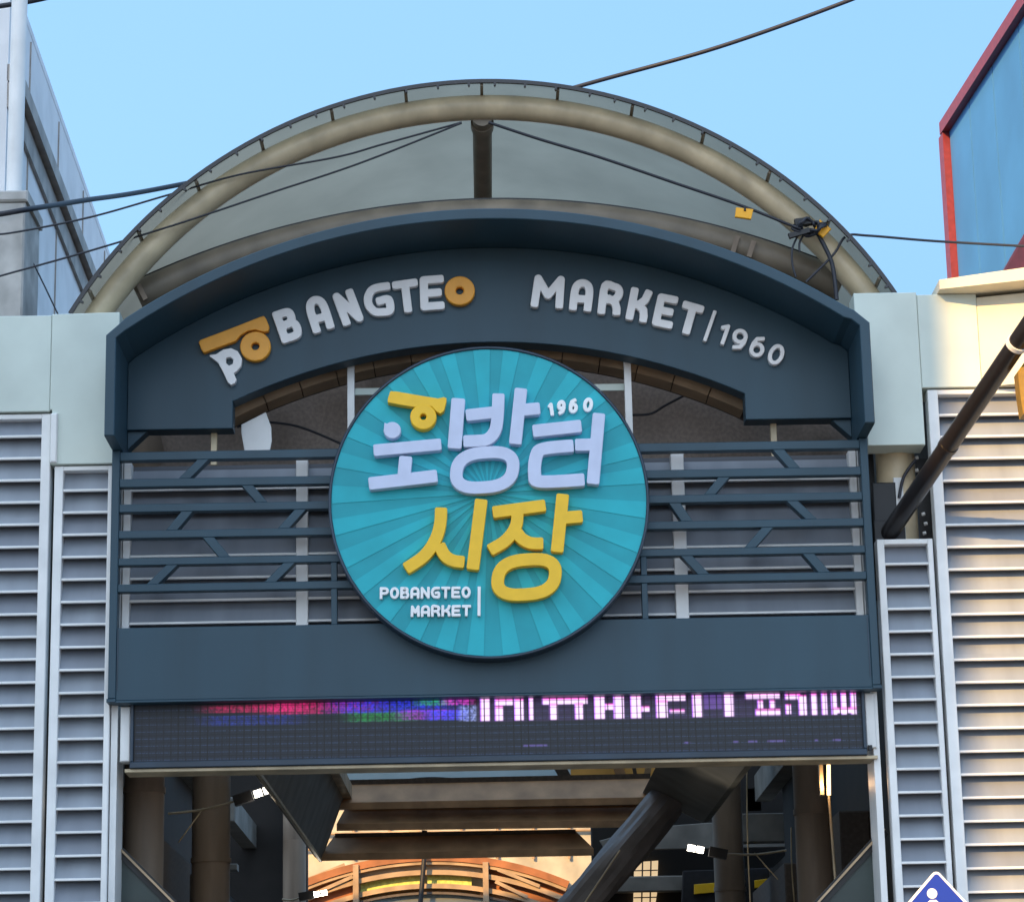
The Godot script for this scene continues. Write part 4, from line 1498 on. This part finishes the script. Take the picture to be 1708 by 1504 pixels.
# ---------------------------------------------------------------- LED board
func build_screen() -> void:
	var g := thing("led_board", "long LED display board with half-lit scrolling text under the navy panel", "display", Vector3(0, 5.03, -.1))
	var x0 := -3.40
	var x1 := 3.50
	var y0 := 5.02
	var y1 := 5.66
	obj("housing", slab(x0, x1, y0, y1, -.35, -.012, 0), M.black, g)
	obj("frame_rail", slab(x0, x1, y0, y0 + .06, -.01, .035, .006), M.rim_navy, g)
	obj("frame_rail", slab(x0, x0 + .03, y0 + .062, y1, -.01, .035, .004), M.rim_navy, g)
	obj("frame_rail", slab(x1 - .03, x1, y0 + .062, y1, -.01, .035, .004), M.rim_navy, g)
	var w := 1200
	var h := 96
	var im := Image.create(w, h, false, Image.FORMAT_RGB8)
	var base := Image.create(w, h, false, Image.FORMAT_RGB8)
	im.fill(Color(0, 0, 0))
	base.fill(Color(.10, .125, .17))
	var rng := RandomNumberGenerator.new()
	rng.seed = 7
	var row := 32
	# colour sweep on the left
	for q in [[90, 300, 4, 14, Color(.75, .12, .35)], [180, 430, 2, 18, Color(.85, .1, .45)], [330, 480, 16, 30, Color(.1, .55, .2)], [80, 300, 18, 32, Color(.1, .16, .55)], [300, 560, 2, 18, Color(.15, .2, .95)], [420, 545, 14, 28, Color(.65, .2, .8)], [470, 560, 16, 30, Color(.2, .25, 1.0)], [455, 530, 2, 9, Color(.2, .7, .4)], [500, 570, 0, 9, Color(.9, .25, .8)], [530, 572, 10, 32, Color(.65, .7, 1.0)]]:
		for yy in range(6 + int(q[2] * 1.15), 6 + int(q[3] * 1.15)):
			for xx in range(q[0], q[1]):
				var e := sin(PI * (xx - q[0]) / float(q[1] - q[0]))
				if rng.randf() < .75:
					im.set_pixel(xx, yy, im.get_pixel(xx, yy).lerp(q[4], minf(1.0, e * 1.4) * rng.randf_range(.5, 1.0)))
	# lower halves of scrolling syllables, boxes in board pixels: x, y, width, height
	im.fill_rect(Rect2i(566, 6, 628, 38), Color(.13, .08, .19))
	var lit := Color(.93, .80, .97)
	for q in [[570, 0, 16, 32], [594, 2, 40, 9], [626, 2, 16, 30], [594, 12, 14, 20], [650, 0, 8, 32], [672, 2, 76, 9], [684, 10, 14, 22], [726, 10, 14, 22], [758, 0, 18, 32], [776, 11, 16, 9], [790, 0, 18, 32], [818, 0, 18, 32], [836, 15, 14, 8], [860, 0, 50, 9], [860, 8, 20, 24], [882, 20, 26, 6], [920, 0, 17, 32], [972, 0, 17, 32], [1008, 0, 58, 8], [1024, 22, 42, 9], [1028, 10, 10, 12], [1048, 10, 10, 12], [1074, 2, 26, 8], [1074, 16, 10, 14], [1096, 4, 14, 28], [1116, 2, 11, 30], [1134, 2, 10, 30], [1150, 2, 10, 30], [1166, 2, 10, 30], [1182, 2, 10, 30], [1150, 22, 42, 8]]:
		var ly := 6 + int(q[1] * 1.15)
		var lh := int(q[3] * 1.15)
		im.fill_rect(Rect2i(q[0], ly, q[2], lh), lit)
		im.fill_rect(Rect2i(q[0], ly, q[2], 2), Color(1, .35, .8))
		im.fill_rect(Rect2i(q[0], ly, 2, lh), Color(.75, .45, 1.0))
	im.fill_rect(Rect2i(940, 4, 30, 26), Color(.32, .22, .48))
	for q in [[640, 40], [905, 10], [985, 10], [1010, 16], [1042, 30], [1120, 6], [1150, 14]]:
		im.fill_rect(Rect2i(q[0], 80, q[1], 3), Color(.34, .28, .55))
	im.resize(600, 48, Image.INTERPOLATE_BILINEAR)
	im.resize(w, h, Image.INTERPOLATE_BILINEAR)
	# module grid: dark joints, with faint paler wires
	for x in range(0, w, 12):
		var d := rng.randf_range(.25, .75)
		for yy in h:
			for dx in 2:
				var xx := mini(x + dx, w - 1)
				im.set_pixel(xx, yy, im.get_pixel(xx, yy) * d)
				base.set_pixel(xx, yy, base.get_pixel(xx, yy) * d)
	for r in range(0, h, 11):
		var d := rng.randf_range(.3, .7)
		for xx in w:
			im.set_pixel(xx, r, im.get_pixel(xx, r) * d)
			base.set_pixel(xx, r, base.get_pixel(xx, r) * d)
			if r + 5 < h and rng.randf() < .8:
				base.set_pixel(xx, r + 5, base.get_pixel(xx, r + 5) * 2.4)
	for yy in h:
		for xx in w:
			var v := rng.randf_range(.8, 1.2)
			base.set_pixel(xx, yy, base.get_pixel(xx, yy) * v)
	var m := StandardMaterial3D.new()
	m.albedo_texture = ImageTexture.create_from_image(base)
	m.roughness = .5
	m.emission_enabled = true
	m.emission = Color(0, 0, 0)
	m.emission_texture = ImageTexture.create_from_image(im)
	m.emission_operator = BaseMaterial3D.EMISSION_OP_ADD
	m.emission_energy_multiplier = .95
	var s := st()
	var a := Vector3(x0 + .031, y0 + .061, 0)
	var b := Vector3(x1 - .031, y1, 0)
	var vs := [Vector3(a.x, a.y, 0), Vector3(a.x, b.y, 0), Vector3(b.x, b.y, 0), Vector3(b.x, a.y, 0)]
	var uv := [Vector2(0, 1), Vector2(0, 0), Vector2(1, 0), Vector2(1, 1)]
	for n in [0, 1, 2, 0, 2, 3]:
		s.set_normal(Vector3(0, 0, 1))
		s.set_uv(uv[n])
		s.add_vertex(vs[n])
	obj("screen", s, m, g)
	obj("bottom_strip", slab(x0 - .05, x1 + .1, y0 - .035, y0 - .003, -.35, .0, .004), M.tube, g)
	for q in [[-3.50, -3.405], [3.505, 3.60]]:
		obj("side_bracket", slab(q[0], q[1], y0 + .07, 5.61, -.2, -.02, .01), M.white_metal, g)
	obj("cable_plug", pipe([Vector3(3.53, 5.06, .02), Vector3(3.53, 5.11, .02)], .02, 10), M.black, g)

# ---------------------------------------------------------------- cables and what hangs on them
func cable(label: String, px: Array, z: float, r: float, group := "") -> void:
	var pts := []
	for p in px:
		pts.append(spot(p[0], p[1], p[2] if p.size() > 2 else z))
	var o := obj("cable", pipe(curved(pts, 10), r, 8), M.cable)
	tag(o, label, "cable", group)

func build_cables() -> void:
	cable("thick dark cable passing behind the roof from the left edge to the top right", [[-60, 366, -1.1], [0, 357, -1.1], [52, 348, -1.25], [140, 334, -2.5], [283, 311, -4.5], [640, 236, -8.0], [975, 141], [1200, 78], [1418, 0], [1560, -60]], -9.0, .03)
	cable("thick dark cable across the top left corner", [[-30, 16], [0, 10], [60, 0], [160, -24]], -2.5, .03)
	cable("thin wire from the left edge crossing the front pipe to the ridge, upper of two", [[-20, 390], [20, 388], [150, 362], [280, 325], [400, 291], [560, 262], [640, 240], [770, 204]], -.42, .011)
	cable("thin wire from the left edge crossing the front pipe to the ridge, lower of two", [[-20, 466], [0, 460], [150, 418], [300, 372], [450, 322], [600, 272], [770, 205]], -.40, .011)
	cable("black twisted wire from the ridge down to the yellow tags on the right", [[815, 204], [900, 232], [1000, 262], [1120, 303], [1240, 344], [1330, 380]], -.40, .016)
	cable("thin wire running off the roof's right side to the right edge", [[1345, 470, -.42], [1390, 425, -.40], [1412, 394, -.38], [1450, 393], [1560, 402], [1720, 411]], -.42, .013)
	cable("dark cable sagging across the netting beside the white sky plate", [[395, 712], [420, 704], [450, 704], [500, 712], [560, 736], [575, 745]], -1.15, .013)
	cable("dark cable slanting across the netting right of the round sign", [[1050, 692], [1085, 690], [1110, 676], [1150, 655]], -1.15, .013)
	cable("thin wire sloping over the white building at the left edge", [[-10, 402, -2.0], [20, 390, -2.0], [50, 430, -2.0], [98, 528, -2.0]], -2.0, .008)
	# tangle of cable and junction boxes
	var c := spot(1348, 380, -.36)
	var t := thing("cable_tangle", "black tangle of cable loops and small junction box on the arch", "cable tangle", c)
	var rng := RandomNumberGenerator.new()
	rng.seed = 31
	for k in 4:
		var pts := []
		for i in 13:
			var a := TAU * i / 12.0 + k
			pts.append(c + Vector3(cos(a) * rng.randf_range(.09, .16) + k * .02 - .03, sin(a) * rng.randf_range(.03, .08), sin(a * 2.0 + k) * .05 + .02 * k))
		obj("loop", pipe(curved(pts, 4), .016, 7), M.cable, t)
	var s := st()
	bar(s, spot(1326, 372, -.33), spot(1352, 368, -.33), .06, .07)
	obj("junction_box", s, M.black, t)
	s = st()
	bar(s, spot(1316, 394, -.33), spot(1350, 384, -.33), .05, .05)
	obj("junction_box", s, M.black, t)
	for q in [[[1330, 395], [1322, 415], [1322, 440], [1328, 462]], [[1342, 390], [1334, 405], [1334, 420]], [[1365, 390], [1385, 430], [1392, 460], [1396, 500]], [[1358, 385], [1378, 412], [1383, 432]]]:
		var pts := []
		for p in q:
			pts.append(spot(p[0], p[1], -.4))
		obj("loose_end", pipe(curved(pts, 6), .011 if q[0][0] != 1365 else .022, 7), M.cable, t)
	# yellow tags
	for q in [[[1228, 346], [1257, 349], [1253, 366], [1226, 362], "yellow tag hanging on the wire under the grey roof"], [[1368, 366], [1387, 382], [1373, 396], [1358, 384], "yellow tag twisted beside the black cable tangle"]]:
		var p := flat([q[0], q[1], q[2], q[3]], -.34)
		var o := thing("yellow_tag", q[4], "tag", Vector3(p[0].x, p[0].y, -.34), "yellow tags on the wire")
		s = st()
		prism(s, p, [], -.36, -.33, .006)
		obj("plate", s, M.tag_yellow, o)
		var m := (p[0] + p[1]) * .5
		obj("clip", pipe([Vector3(m.x, m.y + .02, -.345), Vector3(m.x, m.y - .03, -.325)], .012, 8), M.black, o)

# ---------------------------------------------------------------- pole, sign and column on the right
func build_street_things() -> void:
	# cream column under the right cladding with dark wrapping
	var a := spot(1493, 760, -.45)
	var t := thing("wrapped_column", "cream round column under the right cladding, wrapped in black sheet", "column", Vector3(a.x, 0, -.45))
	obj("shaft", pipe([Vector3(a.x, 0, -.45), Vector3(a.x, 8.1, -.45)], .19, 28), M.tube, t)
	var w0 := spot(1460, 896, -.24)
	var w1 := spot(1494, 804, -.24)
	obj("black_wrap", slab(w0.x, w1.x, w0.y - .5, w1.y, -.3, -.24, .01), M.black, t)
	var f0 := spot(1496, 896, -.25)
	var f1 := spot(1506, 796, -.25)
	obj("white_flat", slab(f0.x, f1.x, f0.y - .4, f1.y, -.29, -.25, .004), M.white_metal, t)
	obj("recess_shade_slab", slab(a.x + .2, a.x + .42, 6.6, 7.99, -.5, -.46, 0), M.black, t)  # black slab, the shade of a recess put into its colour
	obj("recess_shade_slab", slab(3.60, 3.80, 6.6, 8.3, -.62, -.58, 0), M.black, t)  # black slab added over a sky gap, shade put into its colour
	for q in [[1527, 764], [1527, 785], [1538, 858], [1542, 874], [1540, 890]]:
		var p := spot(q[0], q[1], -.36)
		obj("insulator", pipe([p, p + Vector3(.03, .008, .0)], .018, 10), M.white_metal, t)
	obj("strap", pipe(curved([spot(1528, 766, -.22), spot(1508, 795, -.22), spot(1500, 830, -.22)], 6), .016, 7), M.cable, t)
	# dark pole leaning out towards the street
	var p0 := spot(1487, 884, -.2)
	var p1 := spot(1722, 536, 2.6)
	var d := (p1 - p0).normalized()
	var pole := thing("leaning_pole", "thick dark steel pole slanting up from the column past the right edge", "pole", p0)
	obj("shaft", pipe([p0 - d * .15, p1 + d * 3.0], .088, 24), M.pole, pole)
	obj("band", pipe([p0.lerp(p1, .42), p0.lerp(p1, .435)], .096, 24), M.pole, pole)
	obj("clamp_ring", pipe([p0.lerp(p1, .895), p0.lerp(p1, .91)], .1, 24), M.white_metal, pole)
	obj("base_plate", slab(p0.x - .16, p0.x + .14, p0.y - .2, p0.y + .1, -.235, -.215, .005), M.black, pole)
	# ochre fitting under the pole
	var o0 := spot(1699, 612, 2.2)
	var o1 := spot(1760, 690, 2.2)
	var oc := thing("ochre_fitting", "ochre yellow fitting below the leaning pole at the right edge", "fitting", Vector3(o0.x + .1, o1.y, 2.2))
	var s := st()
	prism(s, flat([[1699, 618], [1712, 600], [1780, 590], [1780, 690], [1708, 690], [1702, 650]], 2.2), [], 2.0, 2.2, .015)
	obj("body", s, M.ochre, oc)
	s = st()
	bar(s, spot(1730, 596, 2.1), spot(1732, 560, 2.3), .05, .05, Vector3.BACK)
	obj("hanger", s, M.pole, oc)
	# pedestrian crossing sign
	var zs := 3.0
	var sg := thing("crossing_sign", "blue pedestrian crossing sign with white border at the lower right", "sign", Vector3(spot(1563, 1500, zs).x, 0, zs))
	var tip := v2(spot(1562, 1449, zs))
	var lf := v2(spot(1500, 1522, zs))
	var rt := v2(spot(1628, 1520, zs))
	var mmp := func(q: PackedVector2Array) -> PackedVector2Array:
		var r := PackedVector2Array()
		for v in q:
			r.append(v * 1000.0)
		return r
	var shape: PackedVector2Array = mmp.call(PackedVector2Array([tip, lf, lf + Vector2(0, -.42), rt + Vector2(0, -.42), rt]))
	s = st()
	prism(s, metres(round_off(shape, 45.0)), [], zs - .02, zs, .003)
	obj("border", s, M.white_metal, sg)
	var inner := Geometry2D.offset_polygon(round_off(shape, 45.0), -20.0, Geometry2D.JOIN_ROUND)
	s = st()
	prism(s, metres(inner[0]), [], zs + .001, zs + .004, 0)
	obj("face", s, M.sign_blue, sg)
	var hd := v2(spot(1555, 1490, zs))
	var head := PackedVector2Array()
	for n in 24:
		head.append(hd + Vector2(cos(TAU * n / 24), sin(TAU * n / 24)) * .042)
	s = st()
	prism(s, head, [], zs + .005, zs + .008, 0)
	obj("figure_head", s, M.white_metal, sg)
	s = st()
	var b := hd + Vector2(0, -.052)
	prism(s, PackedVector2Array([b + Vector2(-.02, 0), b + Vector2(-.09, -.06), b + Vector2(-.13, -.17), b + Vector2(-.1, -.18), b + Vector2(-.06, -.1), b + Vector2(-.05, -.2), b + Vector2(-.12, -.36), b + Vector2(-.08, -.37), b + Vector2(0, -.22), b + Vector2(.08, -.36), b + Vector2(.12, -.34), b + Vector2(.05, -.2), b + Vector2(.05, -.1), b + Vector2(.13, -.15), b + Vector2(.14, -.12), b + Vector2(.06, -.03), b + Vector2(.03, 0)]), [], zs + .005, zs + .008, 0)
	obj("figure_body", s, M.white_metal, sg)
	obj("post", pipe([Vector3(tip.x, 0, zs - .06), Vector3(tip.x, tip.y - .1, zs - .06)], .035, 14), M.white_metal, sg)
